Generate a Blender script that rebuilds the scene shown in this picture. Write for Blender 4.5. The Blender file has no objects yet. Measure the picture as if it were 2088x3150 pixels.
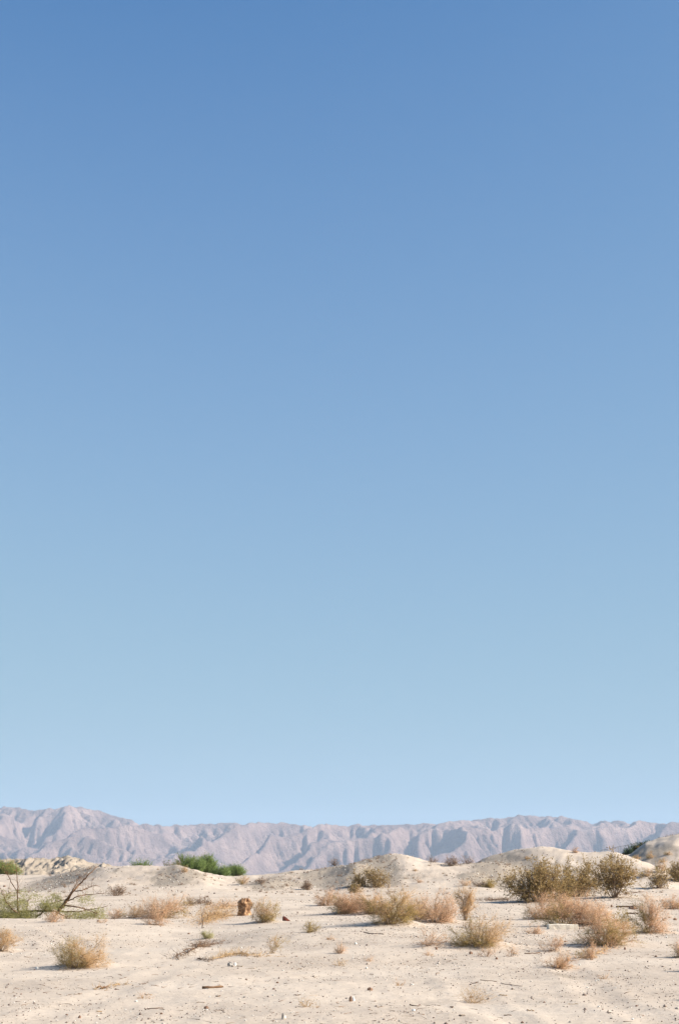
import bpy, math, random
import numpy as np

# ------------------------------------------------------------------ camera, sky, sun, exposure
scene = bpy.context.scene
C = scene.collection
FPX, CX, CY, HORIZON, EYE = 4375.0, 1044.0, 1575.0, 2705.0, 1.65     # photograph geometry (2088 x 3150, 50 mm on 24x36)
PITCH = math.atan((HORIZON - CY) / FPX)
SUN_EL, SUN_AZ = math.radians(31), math.radians(99)                  # azimuth measured from +Y (view) towards +X (right)
EXPOSURE = 1.18

cam_data = bpy.data.cameras.new('camera')
cam_data.sensor_fit = 'VERTICAL'
cam_data.sensor_height = 36.0
cam_data.sensor_width = 24.0
cam_data.lens = FPX * 36.0 / 3150.0
cam_data.clip_start = 0.1
cam_data.clip_end = 60000
cam = bpy.data.objects.new('camera', cam_data)
C.objects.link(cam)
cam.location = (0, 0, EYE)
cam.rotation_euler = (math.radians(90) + PITCH, 0, 0)
scene.camera = cam

world = bpy.data.worlds.new('World')
scene.world = world
world.use_nodes = True
wn = world.node_tree
wn.nodes.clear()
sky = wn.nodes.new('ShaderNodeTexSky')
sky.sky_type = 'NISHITA'
sky.sun_disc = False
sky.sun_elevation = SUN_EL
sky.sun_rotation = SUN_AZ
sky.altitude = 0
sky.air_density = 0.6
sky.dust_density = 0.0
sky.ozone_density = 3.0
pre = wn.nodes.new('ShaderNodeVectorMath'); pre.operation = 'SCALE'; pre.inputs['Scale'].default_value = 0.05
cur = wn.nodes.new('ShaderNodeRGBCurve')                              # film-like shoulder over the whole sky, the same in every direction
cur.mapping.extend = 'EXTRAPOLATED'
cur.mapping.use_clip = False
SKY_IN = ((.030, .040, .050, .067, .112, .205), (.056, .072, .093, .120, .191, .296), (.120, .150, .184, .227, .309, .361))
SKY_OUT = ((.140, .178, .235, .280, .312, .315), (.292, .353, .412, .462, .492, .485), (.558, .600, .632, .634, .610, .572))
for ch in range(3):
    c = cur.mapping.curves[ch]
    c.points[0].location = (0, 0)
    c.points[1].location = (1.0, 0.90)
    fit = np.polyfit(np.log(SKY_IN[ch]), SKY_OUT[ch], 2)
    xs_ = np.geomspace(SKY_IN[ch][0] * 0.7, SKY_IN[ch][-1] * 1.15, 22)
    for a, b in zip(xs_, np.maximum.accumulate(np.polyval(fit, np.log(xs_)))):
        c.points.new(float(a), float(b))
cur.mapping.update()
post = wn.nodes.new('ShaderNodeVectorMath'); post.operation = 'SCALE'; post.inputs['Scale'].default_value = 10.0 / 2 ** EXPOSURE
bg = wn.nodes.new('ShaderNodeBackground')
bg.inputs['Strength'].default_value = 0.1
wo = wn.nodes.new('ShaderNodeOutputWorld')
wn.links.new(sky.outputs[0], pre.inputs[0])
wn.links.new(pre.outputs[0], cur.inputs['Color'])
wn.links.new(cur.outputs[0], post.inputs[0])
wn.links.new(post.outputs[0], bg.inputs['Color'])
wn.links.new(bg.outputs[0], wo.inputs['Surface'])

sun_data = bpy.data.lights.new('sun', 'SUN')
sun_data.energy = 4.4
sun_data.angle = math.radians(0.5)
sun_data.color = (1.0, 0.93, 0.83)
sun = bpy.data.objects.new('sun', sun_data)
C.objects.link(sun)
from mathutils import Vector
to_sun = Vector((math.cos(SUN_EL) * math.sin(SUN_AZ), math.cos(SUN_EL) * math.cos(SUN_AZ), math.sin(SUN_EL)))
sun.rotation_euler = (-to_sun).to_track_quat('-Z', 'Y').to_euler()
sun.location = (40, 20, 40)

scene.view_settings.view_transform = 'Standard'
scene.view_settings.look = 'None'
scene.view_settings.exposure = EXPOSURE
scene.view_settings.gamma = 1
scene.view_settings.use_curve_mapping = False
scene.cycles.volume_bounces = 1
scene.cycles.transparent_max_bounces = 8

# ------------------------------------------------------------------ helpers
RS = np.random.RandomState(7)
_perm = RS.permutation(4096)
_grad = RS.uniform(0, 2 * math.pi, 4096)
_gx, _gy = np.cos(_grad), np.sin(_grad)


def perlin(x, y):
    x = np.asarray(x, float); y = np.asarray(y, float)
    xi = np.floor(x).astype(np.int64); yi = np.floor(y).astype(np.int64)
    xf = x - xi; yf = y - yi
    u = xf * xf * xf * (xf * (xf * 6 - 15) + 10); v = yf * yf * yf * (yf * (yf * 6 - 15) + 10)

    def g(a, b, dx, dy):
        k = _perm[(_perm[a & 4095] + b) & 4095]
        return _gx[k] * dx + _gy[k] * dy
    n00 = g(xi, yi, xf, yf); n10 = g(xi + 1, yi, xf - 1, yf)
    n01 = g(xi, yi + 1, xf, yf - 1); n11 = g(xi + 1, yi + 1, xf - 1, yf - 1)
    return 1.4 * ((n00 * (1 - u) + n10 * u) * (1 - v) + (n01 * (1 - u) + n11 * u) * v)


def fbm(x, y, octaves=4, gain=0.5, lac=2.03):
    a, s = 1.0, 0.0
    for i in range(octaves):
        s = s + a * perlin(x + 17.3 * i, y - 9.1 * i)
        x, y, a = x * lac, y * lac, a * gain
    return s


def ridged(x, y, octaves=4):
    a, s = 1.0, 0.0
    for i in range(octaves):
        s = s + a * (1 - np.abs(perlin(x + 31.7 * i, y + 5.3 * i)) * 2)
        x, y, a = x * 2.1, y * 2.1, a * 0.5
    return s


def sstep(a, b, x):
    t = np.clip((np.asarray(x, float) - a) / (b - a), 0, 1)
    return t * t * (3 - 2 * t)


def slope_of(py):                    # rise per metre of forward distance along the sight line through row py
    v = (CY - np.asarray(py, float)) / FPX
    return (math.sin(PITCH) + v * math.cos(PITCH)) / (math.cos(PITCH) - v * math.sin(PITCH))


def tan_of(px, py=2700.0):           # sideways per metre of forward distance
    v = (CY - np.asarray(py, float)) / FPX
    return (np.asarray(px, float) - CX) / FPX / (math.cos(PITCH) - v * math.sin(PITCH))


def new_mesh(name, verts, faces, tint=None, smooth=False):
    """verts (n,3); faces (m,k) with k = 3 or 4"""
    verts = np.asarray(verts, np.float32); faces = np.asarray(faces, np.int32)
    k = faces.shape[1]; m = len(faces)
    me = bpy.data.meshes.new(name)
    me.vertices.add(len(verts)); me.vertices.foreach_set('co', verts.ravel())
    me.loops.add(m * k); me.loops.foreach_set('vertex_index', faces.ravel())
    me.polygons.add(m)
    me.polygons.foreach_set('loop_start', np.arange(0, m * k, k, dtype=np.int32))
    me.polygons.foreach_set('loop_total', np.full(m, k, np.int32))
    if smooth:
        me.polygons.foreach_set('use_smooth', np.ones(m, bool))
    if tint is not None:
        at = me.attributes.new('tint', 'FLOAT', 'POINT')
        at.data.foreach_set('value', np.asarray(tint, np.float32))
    me.update(calc_edges=True)
    return me


def link(name, mesh, mat=None, parent=None):
    o = bpy.data.objects.new(name, mesh)
    if mat is not None and not mesh.materials:
        mesh.materials.append(mat)
    C.objects.link(o)
    if parent is not None:
        o.parent = parent
    return o


def thing(name, label, cat, loc, rotz=0.0, group=None):
    o = bpy.data.objects.new(name, None)
    o.empty_display_size = 0.2
    C.objects.link(o)
    o.location = loc; o.rotation_euler = (0, 0, rotz)
    return tag(o, label, cat, group)


def tag(o, label, cat, group=None):
    o['label'] = label; o['category'] = cat
    if group:
        o['group'] = group
    return o


# geometry collectors -------------------------------------------------------
def unit(v):
    return v / np.maximum(np.linalg.norm(v, axis=-1, keepdims=True), 1e-9)


def twigs_geo(P, D, L, r, tints):
    """thin three-sided spikes; P,D (n,3); L,r (n,)"""
    n = len(P)
    D = unit(D)
    A = np.where(np.abs(D[:, 2:3]) < 0.9, np.array([[0, 0, 1.0]]), np.array([[1.0, 0, 0]]))
    U = unit(np.cross(D, A)); V = np.cross(D, U)
    vs = np.empty((n, 4, 3))
    for k in range(3):
        a = 2 * math.pi * k / 3
        vs[:, k] = P + (U * math.cos(a) + V * math.sin(a)) * r[:, None]
    vs[:, 3] = P + D * L[:, None]
    base = np.arange(n)[:, None, None] * 4
    f = base + np.array([[0, 1, 3], [1, 2, 3], [2, 0, 3]])[None]
    return vs.reshape(-1, 3), f.reshape(-1, 3), np.repeat(tints, 4)


def leaves_geo(P, D, L, W, tints, rs):
    """small folded diamonds"""
    n = len(P)
    D = unit(D)
    U = unit(np.cross(D, rs.normal(size=(n, 3)))); N = np.cross(D, U)
    vs = np.empty((n, 4, 3))
    vs[:, 0] = P
    vs[:, 1] = P + D * (L * 0.5)[:, None] + U * (W * 0.5)[:, None] + N * (W * 0.15)[:, None]
    vs[:, 2] = P + D * L[:, None]
    vs[:, 3] = P + D * (L * 0.5)[:, None] - U * (W * 0.5)[:, None] + N * (W * 0.15)[:, None]
    base = np.arange(n)[:, None, None] * 4
    f = base + np.array([[0, 1, 2], [0, 2, 3]])[None]
    return vs.reshape(-1, 3), f.reshape(-1, 3), np.repeat(tints, 4)


def tube_geo(pts, radii, k=5):
    pts = np.asarray(pts, float); n = len(pts)
    d = np.gradient(pts, axis=0); d = unit(d)
    ref = np.array([0.31, 0.77, 0.2])
    U = unit(np.cross(d, ref)); V = np.cross(d, U)
    vs = []
    for i in range(n):
        for j in range(k):
            a = 2 * math.pi * j / k
            vs.append(pts[i] + (U[i] * math.cos(a) + V[i] * math.sin(a)) * radii[i])
    f = []
    for i in range(n - 1):
        for j in range(k):
            a, b = i * k + j, i * k + (j + 1) % k
            f.append((a, b, b + k)); f.append((a, b + k, a + k))
    c0 = len(vs); vs.append(pts[0]); vs.append(pts[-1])
    for j in range(k):
        f.append((c0, (j + 1) % k, j)); f.append((c0 + 1, (n - 1) * k + j, (n - 1) * k + (j + 1) % k))
    return np.array(vs), np.array(f), np.full(len(vs), 0.5)


def merge(parts):
    V, F, T, off = [], [], [], 0
    for v, f, t in parts:
        V.append(v); F.append(f + off); T.append(t); off += len(v)
    return np.concatenate(V), np.concatenate(F), np.concatenate(T)


# ------------------------------------------------------------------ materials
def nd(nt, t, **kw):
    n = nt.nodes.new(t)
    for k, v in kw.items():
        setattr(n, k, v)
    return n


def ramp(nt, stops):
    r = nd(nt, 'ShaderNodeValToRGB')
    e = r.color_ramp.elements
    while len(e) < len(stops):
        e.new(0.5)
    for i, (p, c) in enumerate(stops):
        e[i].position = p; e[i].color = (*c, 1)
    return r


def mat_plant(name, stops, transl=0.25, rough=0.8):
    m = bpy.data.materials.new(name); m.use_nodes = True
    nt = m.node_tree; nt.nodes.clear()
    at = nd(nt, 'ShaderNodeAttribute', attribute_name='tint')
    r = ramp(nt, stops)
    nt.links.new(at.outputs['Fac'], r.inputs[0])
    d = nd(nt, 'ShaderNodeBsdfPrincipled')
    d.inputs['Roughness'].default_value = rough
    d.inputs['Specular IOR Level'].default_value = 0.2
    nt.links.new(r.outputs[0], d.inputs['Base Color'])
    t = nd(nt, 'ShaderNodeBsdfTranslucent')
    nt.links.new(r.outputs[0], t.inputs['Color'])
    mx = nd(nt, 'ShaderNodeMixShader'); mx.inputs[0].default_value = transl
    nt.links.new(d.outputs[0], mx.inputs[1]); nt.links.new(t.outputs[0], mx.inputs[2])
    o = nd(nt, 'ShaderNodeOutputMaterial')
    nt.links.new(mx.outputs[0], o.inputs[0])
    return m


def mat_rough(name, c1, c2, scale, c3=None, bump=0.4, bscale=None, rough=0.9):
    """two or three tone noise with relief"""
    m = bpy.data.materials.new(name); m.use_nodes = True
    nt = m.node_tree
    p = nt.nodes['Principled BSDF']
    p.inputs['Roughness'].default_value = rough
    p.inputs['Specular IOR Level'].default_value = 0.2
    tc = nd(nt, 'ShaderNodeTexCoord')
    n = nd(nt, 'ShaderNodeTexNoise'); n.inputs['Scale'].default_value = scale; n.inputs['Detail'].default_value = 6
    nt.links.new(tc.outputs['Object'], n.inputs['Vector'])
    st = [(0.35, c1), (0.62, c2)] + ([(0.72, c3)] if c3 else [])
    r = ramp(nt, st)
    nt.links.new(n.outputs['Fac'], r.inputs[0]); nt.links.new(r.outputs[0], p.inputs['Base Color'])
    n2 = nd(nt, 'ShaderNodeTexNoise'); n2.inputs['Scale'].default_value = bscale or scale * 3; n2.inputs['Detail'].default_value = 5
    nt.links.new(tc.outputs['Object'], n2.inputs['Vector'])
    b = nd(nt, 'ShaderNodeBump'); b.inputs['Strength'].default_value = bump; b.inputs['Distance'].default_value = 0.05
    nt.links.new(n2.outputs['Fac'], b.inputs['Height']); nt.links.new(b.outputs[0], p.inputs['Normal'])
    return m


def mat_sand():
    m = bpy.data.materials.new('sand'); m.use_nodes = True
    nt = m.node_tree
    p = nt.nodes['Principled BSDF']
    p.inputs['Roughness'].default_value = 0.95
    p.inputs['Specular IOR Level'].default_value = 0.1
    g = nd(nt, 'ShaderNodeNewGeometry')
    # broad drift between clean blown sand and darker crust
    n1 = nd(nt, 'ShaderNodeTexNoise'); n1.inputs['Scale'].default_value = 0.32; n1.inputs['Detail'].default_value = 6; n1.inputs['Roughness'].default_value = 0.62
    nt.links.new(g.outputs['Position'], n1.inputs['Vector'])
    r1 = ramp(nt, [(0.30, (0.46, 0.376, 0.296)), (0.5, (0.53, 0.438, 0.346)), (0.68, (0.58, 0.486, 0.388))])
    nt.links.new(n1.outputs['Fac'], r1.inputs[0])
    # gravel patches from the attribute, with shade painted in on the mound flanks
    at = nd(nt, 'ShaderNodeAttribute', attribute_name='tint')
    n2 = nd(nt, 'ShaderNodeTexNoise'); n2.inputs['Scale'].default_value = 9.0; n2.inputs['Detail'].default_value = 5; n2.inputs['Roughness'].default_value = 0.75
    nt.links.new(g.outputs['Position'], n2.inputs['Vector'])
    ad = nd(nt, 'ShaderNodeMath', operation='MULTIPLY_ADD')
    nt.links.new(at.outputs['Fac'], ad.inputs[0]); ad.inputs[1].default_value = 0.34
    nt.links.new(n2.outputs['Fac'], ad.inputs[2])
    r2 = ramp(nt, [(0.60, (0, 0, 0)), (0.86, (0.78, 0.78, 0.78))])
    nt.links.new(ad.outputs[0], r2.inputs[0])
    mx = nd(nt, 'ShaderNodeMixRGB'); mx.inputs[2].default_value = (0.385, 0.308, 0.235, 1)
    rg = ramp(nt, [(0.80, (0.385, 0.308, 0.24)), (1.0, (0.22, 0.18, 0.135))])  # darkest gravel tone doubles as painted shade on the mound flanks
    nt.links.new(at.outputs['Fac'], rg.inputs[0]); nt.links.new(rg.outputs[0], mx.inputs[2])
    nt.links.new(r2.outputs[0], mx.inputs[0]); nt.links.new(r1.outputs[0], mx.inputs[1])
    # single dark and light grains
    vo = nd(nt, 'ShaderNodeTexVoronoi'); vo.inputs['Scale'].default_value = 11.0
    nt.links.new(g.outputs['Position'], vo.inputs['Vector'])
    r3 = ramp(nt, [(0.10, (1, 1, 1)), (0.17, (0, 0, 0))])
    nt.links.new(vo.outputs['Distance'], r3.inputs[0])
    sep = nd(nt, 'ShaderNodeSeparateColor'); nt.links.new(vo.outputs['Color'], sep.inputs[0])
    gt = nd(nt, 'ShaderNodeMath', operation='GREATER_THAN'); gt.inputs[1].default_value = 0.45
    nt.links.new(sep.outputs[0], gt.inputs[0])
    mu = nd(nt, 'ShaderNodeMath', operation='MULTIPLY'); nt.links.new(r3.outputs[0], mu.inputs[0]); nt.links.new(gt.outputs[0], mu.inputs[1])
    r4 = ramp(nt, [(0.0, (0.17, 0.125, 0.095)), (0.45, (0.33, 0.26, 0.2)), (0.8, (0.66, 0.59, 0.5))])
    nt.links.new(sep.outputs[1], r4.inputs[0])
    mx2 = nd(nt, 'ShaderNodeMixRGB'); nt.links.new(mu.outputs[0], mx2.inputs[0])
    nt.links.new(mx.outputs[0], mx2.inputs[1]); nt.links.new(r4.outputs[0], mx2.inputs[2])
    nt.links.new(mx2.outputs[0], p.inputs['Base Color'])
    # relief
    n3 = nd(nt, 'ShaderNodeTexNoise'); n3.inputs['Scale'].default_value = 5.0; n3.inputs['Detail'].default_value = 8; n3.inputs['Roughness'].default_value = 0.7
    nt.links.new(g.outputs['Position'], n3.inputs['Vector'])
    b = nd(nt, 'ShaderNodeBump'); b.inputs['Strength'].default_value = 0.55; b.inputs['Distance'].default_value = 0.05
    nt.links.new(n3.outputs['Fac'], b.inputs['Height']); nt.links.new(b.outputs[0], p.inputs['Normal'])
    return m


def mat_mountain():
    m = bpy.data.materials.new('mountain_rock'); m.use_nodes = True
    nt = m.node_tree
    p = nt.nodes['Principled BSDF']
    p.inputs['Roughness'].default_value = 0.95
    p.inputs['Specular IOR Level'].default_value = 0.05
    g = nd(nt, 'ShaderNodeNewGeometry')
    n1 = nd(nt, 'ShaderNodeTexNoise'); n1.inputs['Scale'].default_value = 0.0045; n1.inputs['Detail'].default_value = 8; n1.inputs['Roughness'].default_value = 0.65
    nt.links.new(g.outputs['Position'], n1.inputs['Vector'])
    r = ramp(nt, [(0.33, (0.125, 0.083, 0.074)), (0.5, (0.25, 0.170, 0.148)), (0.66, (0.38, 0.265, 0.222))])
    nt.links.new(n1.outputs['Fac'], r.inputs[0]); nt.links.new(r.outputs[0], p.inputs['Base Color'])
    n2 = nd(nt, 'ShaderNodeTexNoise'); n2.inputs['Scale'].default_value = 0.03; n2.inputs['Detail'].default_value = 8; n2.inputs['Roughness'].default_value = 0.7
    nt.links.new(g.outputs['Position'], n2.inputs['Vector'])
    b = nd(nt, 'ShaderNodeBump'); b.inputs['Strength'].default_value = 1.0; b.inputs['Distance'].default_value = 34
    nt.links.new(n2.outputs['Fac'], b.inputs['Height']); nt.links.new(b.outputs[0], p.inputs['Normal'])
    return m


M_SAND = mat_sand()
M_MOUNT = mat_mountain()
M_DRY = mat_plant('dry_pink_twig', [(0.0, (0.52, 0.32, 0.18)), (0.45, (0.74, 0.50, 0.31)), (1.0, (0.85, 0.64, 0.44))], 0.5)
M_TAN = mat_plant('dry_tan_twig', [(0.0, (0.45, 0.28, 0.13)), (0.5, (0.68, 0.47, 0.25)), (1.0, (0.80, 0.60, 0.36))], 0.5)
M_OLIVE = mat_plant('olive_sprig', [(0.0, (0.24, 0.165, 0.05)), (0.5, (0.45, 0.325, 0.115)), (1.0, (0.62, 0.47, 0.19))], 0.45)
M_CREO = mat_plant('creosote_leaf', [(0.0, (0.15, 0.095, 0.038)), (0.5, (0.36, 0.245, 0.10)), (1.0, (0.60, 0.45, 0.215))], 0.45, 0.6)
M_BROWN = mat_plant('brown_weed', [(0.0, (0.14, 0.09, 0.058)), (0.5, (0.30, 0.20, 0.13)), (1.0, (0.48, 0.34, 0.23))], 0.35)
M_FEATHER = mat_plant('feathery_green_leaf', [(0.0, (0.22, 0.205, 0.06)), (0.5, (0.42, 0.39, 0.15)), (1.0, (0.60, 0.55, 0.26))], 0.45)
M_GREEN = mat_plant('tamarisk_leaf', [(0.0, (0.085, 0.125, 0.038)), (0.5, (0.19, 0.255, 0.078)), (1.0, (0.33, 0.41, 0.145))], 0.5)
M_DGREEN = mat_plant('dark_green_leaf', [(0.0, (0.025, 0.045, 0.02)), (0.5, (0.06, 0.095, 0.04)), (1.0, (0.13, 0.17, 0.07))], 0.25)
M_STRAW = mat_plant('straw', [(0.0, (0.30, 0.17, 0.07)), (0.5, (0.52, 0.34, 0.17)), (1.0, (0.66, 0.49, 0.30))], 0.2)
M_BARK = mat_plant('dark_brown_stick', [(0.0, (0.05, 0.028, 0.016)), (0.5, (0.13, 0.07, 0.035)), (1.0, (0.26, 0.15, 0.08))], 0.0)
M_STEM = mat_plant('grey_brown_stem', [(0.0, (0.14, 0.09, 0.06)), (0.5, (0.26, 0.18, 0.12)), (1.0, (0.40, 0.30, 0.21))], 0.0)
M_GRAVEL = mat_plant('gravel_stone', [(0.0, (0.14, 0.10, 0.08)), (0.35, (0.26, 0.20, 0.16)), (0.7, (0.40, 0.33, 0.27)), (1.0, (0.72, 0.68, 0.61))], 0.0)
M_STONE = mat_rough('grey_stone', (0.20, 0.17, 0.145), (0.42, 0.38, 0.33), 9, (0.62, 0.58, 0.52))
M_BRNSTONE = mat_rough('brown_stone', (0.13, 0.075, 0.05), (0.28, 0.17, 0.11), 11)
M_WHITE = mat_rough('chalk_stone', (0.55, 0.51, 0.45), (0.80, 0.77, 0.71), 8)
M_RUST = mat_rough('rust', (0.05, 0.014, 0.010), (0.13, 0.032, 0.018), 12, (0.17, 0.06, 0.03), 0.3)
M_STUMP = mat_rough('rotten_wood', (0.15, 0.075, 0.038), (0.46, 0.27, 0.145), 7, (0.72, 0.50, 0.31), 1.0, 18)
M_CONCRETE = mat_rough('weathered_concrete', (0.62, 0.54, 0.43), (0.78, 0.70, 0.57), 5, None, 0.25, 30)
M_PLANK = mat_rough('dark_weathered_wood', (0.05, 0.03, 0.02), (0.14, 0.085, 0.05), 10)
M_STEEL = mat_rough('galvanised_steel', (0.16, 0.16, 0.16), (0.28, 0.28, 0.28), 4, None, 0.1, 20, 0.6)

# ------------------------------------------------------------------ terrain height
# ground line along the view axis: forward distance -> row at which that ground shows
_by = np.array([16, 20, 26, 34, 42, 50, 58, 66, 72, 80, 86, 92.0])
_bp = np.array([3150, 3062, 2975, 2904, 2868, 2836, 2806, 2785, 2772, 2761, 2754, 2750.0])
_bz = EYE + slope_of(_bp) * _by
_BY = np.concatenate([[-1e5, 0, 10], _by, [110, 140, 200, 400, 1e5]])
_BZ = np.concatenate([[0, 0, 0.0], _bz, [_bz[-1], 0.9, 0.6, 0.0, 0.0]])
_gyy = np.linspace(-20, 500, 2601)
_gzz = np.interp(_gyy, _BY, _BZ)
_ker = np.exp(-0.5 * (np.arange(-40, 41) / 14.0) ** 2); _ker /= _ker.sum()
_gzz = np.convolve(np.pad(_gzz, 40, mode='edge'), _ker, mode='valid')


def base_height(X, Y):
    z = np.interp(Y, _gyy, _gzz)
    # low swell on the left that hides the foot of the green tree, with a shallow dip behind it
    a = np.exp(-((X + 9.0) / 6.5) ** 2)
    z = z + a * (0.20 * np.exp(-((Y - 46) / 5.0) ** 2) - 0.16 * np.exp(-((Y - 56) / 4.5) ** 2))
    # shallow wash running from the lower middle to the left
    xc = -3.2 - 0.10 * (Y - 30)
    z = z - 0.10 * np.exp(-((X - xc) / 1.6) ** 2) * sstep(24, 32, Y) * (1 - sstep(46, 54, Y))
    # sandy tongue carrying the slab and the pink bushes
    z = z + 0.12 * np.exp(-((X - 7.5) / 4.0) ** 2) * np.exp(-((Y - 44) / 8.0) ** 2)
    # gravelly rise in the middle, falling away to the left
    z = z + 0.24 * np.exp(-((X - 0.8) / 3.0) ** 2 - ((Y - 40) / 8.0) ** 2)
    # hummocks of blown sand behind the brush line
    z = z + 0.16 * np.exp(-((X + 3.6) / 1.5) ** 2 - ((Y - 31) / 1.6) ** 2)
    return z


# mounds: centre column, distance, relative height, lateral radii left/right, depth radii near/far, turn
MOUNDS = [
    (440, 108, 1.75, 5.5, 6.0, 12, 14, -0.22), (250, 112, 1.05, 5.0, 6.0, 8, 12, -0.1), (560, 104, 1.15, 2.4, 3.4, 9, 8, -0.2),
    (760, 108, 1.00, 7.0, 7.0, 9, 10, 0.0), (830, 101, 0.75, 2.6, 3.0, 5, 7, 0.4),
    (980, 110, 1.45, 6.0, 6.0, 8, 11, 0.0), (1230, 113, 2.7, 4.6, 5.2, 13, 12, -0.10), (1090, 106, 1.25, 2.8, 2.6, 8, 8, -0.05),
    (1400, 112, 1.3, 6.0, 6.0, 10, 10, 0.0), (1650, 118, 3.0, 5.4, 6.5, 13, 13, -0.06), (1545, 108, 1.4, 3.0, 3.0, 8, 9, 0.1),
    (1880, 114, 2.5, 4.6, 3.4, 10, 12, 0.0), (1800, 104, 1.2, 3.2, 3.6, 7, 9, 0.45),
    (60, 116, 0.95, 10, 8, 9, 14, 0.0), (2130, 112, 0.85, 5.0, 6.0, 9, 11, 0.2),
    (-300, 110, 1.5, 9, 8, 11, 13, 0.1), (-900, 106, 1.9, 10, 9, 12, 13, 0.2), (-1600, 112, 1.7, 14, 10, 12, 13, 0.0),
    (2550, 108, 1.9, 8, 7, 10, 12, 0.1), (3100, 112, 1.6, 11, 9, 12, 12, 0.2), (3900, 110, 1.7, 14, 12, 12, 12, 0.0),
]
CREST = [(-2500, 2690), (-1600, 2680), (-900, 2668), (-500, 2695), (-200, 2705), (0, 2708), (112, 2704), (178, 2692), (223, 2677), (270, 2668), (350, 2665), (450, 2662),
         (540, 2662), (580, 2668), (640, 2686), (700, 2697), (760, 2698), (800, 2694), (900, 2679), (1000, 2670), (1080, 2658),
         (1120, 2645), (1160, 2634), (1220, 2627), (1260, 2631), (1300, 2644), (1340, 2654), (1400, 2660), (1450, 2655),
         (1500, 2640), (1550, 2626), (1600, 2617), (1650, 2607), (1690, 2608), (1730, 2616), (1780, 2623), (1860, 2621),
         (1900, 2624), (1940, 2638), (1980, 2653), (2020, 2667), (2060, 2679), (2120, 2688), (2300, 2688), (2550, 2665), (3100, 2675), (3900, 2670), (5000, 2690)]
_ct = tan_of([c[0] for c in CREST]); _cs = slope_of([c[1] for c in CREST])


def mound_raw(X, Y):
    acc = np.zeros_like(X)
    for px, d, h, rl, rr, rn, rf, rot in MOUNDS:
        x0 = tan_of(px) * d
        dx, dy = X - x0, Y - d
        c, s = math.cos(rot), math.sin(rot)
        u, v = dx * c - dy * s, dx * s + dy * c
        ru = np.where(u < 0, rl, rr); rv = np.where(v < 0, rn, rf)
        q = np.sqrt((u / ru) ** 2 + (v / rv) ** 2)
        b = h * np.exp(-q ** 1.8 * 1.15)
        acc = acc + b ** 3.2
    return acc ** (1 / 3.2)


def _fit():
    t = np.linspace(_ct[0], _ct[-1], 1500)
    Yv = np.linspace(88, 132, 90)
    T, Yg = np.meshgrid(t, Yv, indexing='ij')
    X = T * Yg
    b, m = base_height(X, Yg), mound_raw(X, Yg)
    target = np.interp(t, _ct, _cs)
    k = np.exp(-0.5 * (np.arange(-6, 7) / 2.2) ** 2); k /= k.sum()
    target = np.convolve(np.pad(target, 6, mode='edge'), k, mode='valid')
    lo, hi = np.full(len(t), 0.1), np.full(len(t), 4.0)
    for _ in range(30):
        f = 0.5 * (lo + hi)
        s = ((b + f[:, None] * m - EYE) / Yg).max(1)
        up = s < target
        lo = np.where(up, f, lo); hi = np.where(up, hi, f)
    k = np.exp(-0.5 * (np.arange(-14, 15) / 4.5) ** 2); k /= k.sum()
    return t, np.convolve(np.pad(f, 14, mode='edge'), k, mode='valid')


_ft, _ff = _fit()

# hills behind: (crest row by column), distance
R_T = tan_of([1500, 1700, 1860, 1930, 1960, 2000, 2040, 2088, 2200, 2400, 3000, 4200])
R_S = slope_of([2700, 2668, 2646, 2634, 2622, 2608, 2592, 2570, 2535, 2500, 2520, 2690])
N_T = tan_of([1850, 1900, 1950, 1990, 2030, 2088, 2200, 2500, 2900])
N_S = slope_of([2700, 2680, 2650, 2624, 2612, 2606, 2600, 2640, 2690])
B_T = tan_of([-2500, -1500, -700, -200, 0, 40, 80, 110, 150, 200, 230, 265, 310, 380, 520])
B_S = slope_of([2690, 2640, 2648, 2650, 2651, 2652, 2649, 2646, 2650, 2641, 2646, 2658, 2664, 2676, 2703])


def ruts(X, Y):
    """old wheel ruts and drag lines in the loose sand"""
    z = np.zeros(X.shape)
    for x0, x1, c, wd, dp, ya, yb in ((1.9, -0.030, 0.002, 0.22, 0.030, 4, 27), (3.5, -0.02, 0.006, 0.24, 0.034, 4, 34), (-3.5, 0.09, -0.002, 0.25, 0.026, 4, 30),
                                      (-1.9, 0.10, -0.004, 0.22, 0.020, 4, 24), (-6.0, 0.22, -0.012, 0.26, 0.035, 26, 46), (-7.4, 0.22, -0.012, 0.26, 0.030, 26, 44)):
        d = X - (x0 + x1 * (Y - 16) + c * (Y - 16) ** 2 + 0.10 * perlin(Y * 0.35, Y * 0 + x0))
        w = sstep(ya, ya + 5, Y) * (1 - sstep(yb - 8, yb, Y))
        z = z + w * dp * (0.8 * np.exp(-((np.abs(d) - 1.5 * wd) / (0.6 * wd)) ** 2) - np.exp(-(d / wd) ** 2))
    return z


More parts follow.
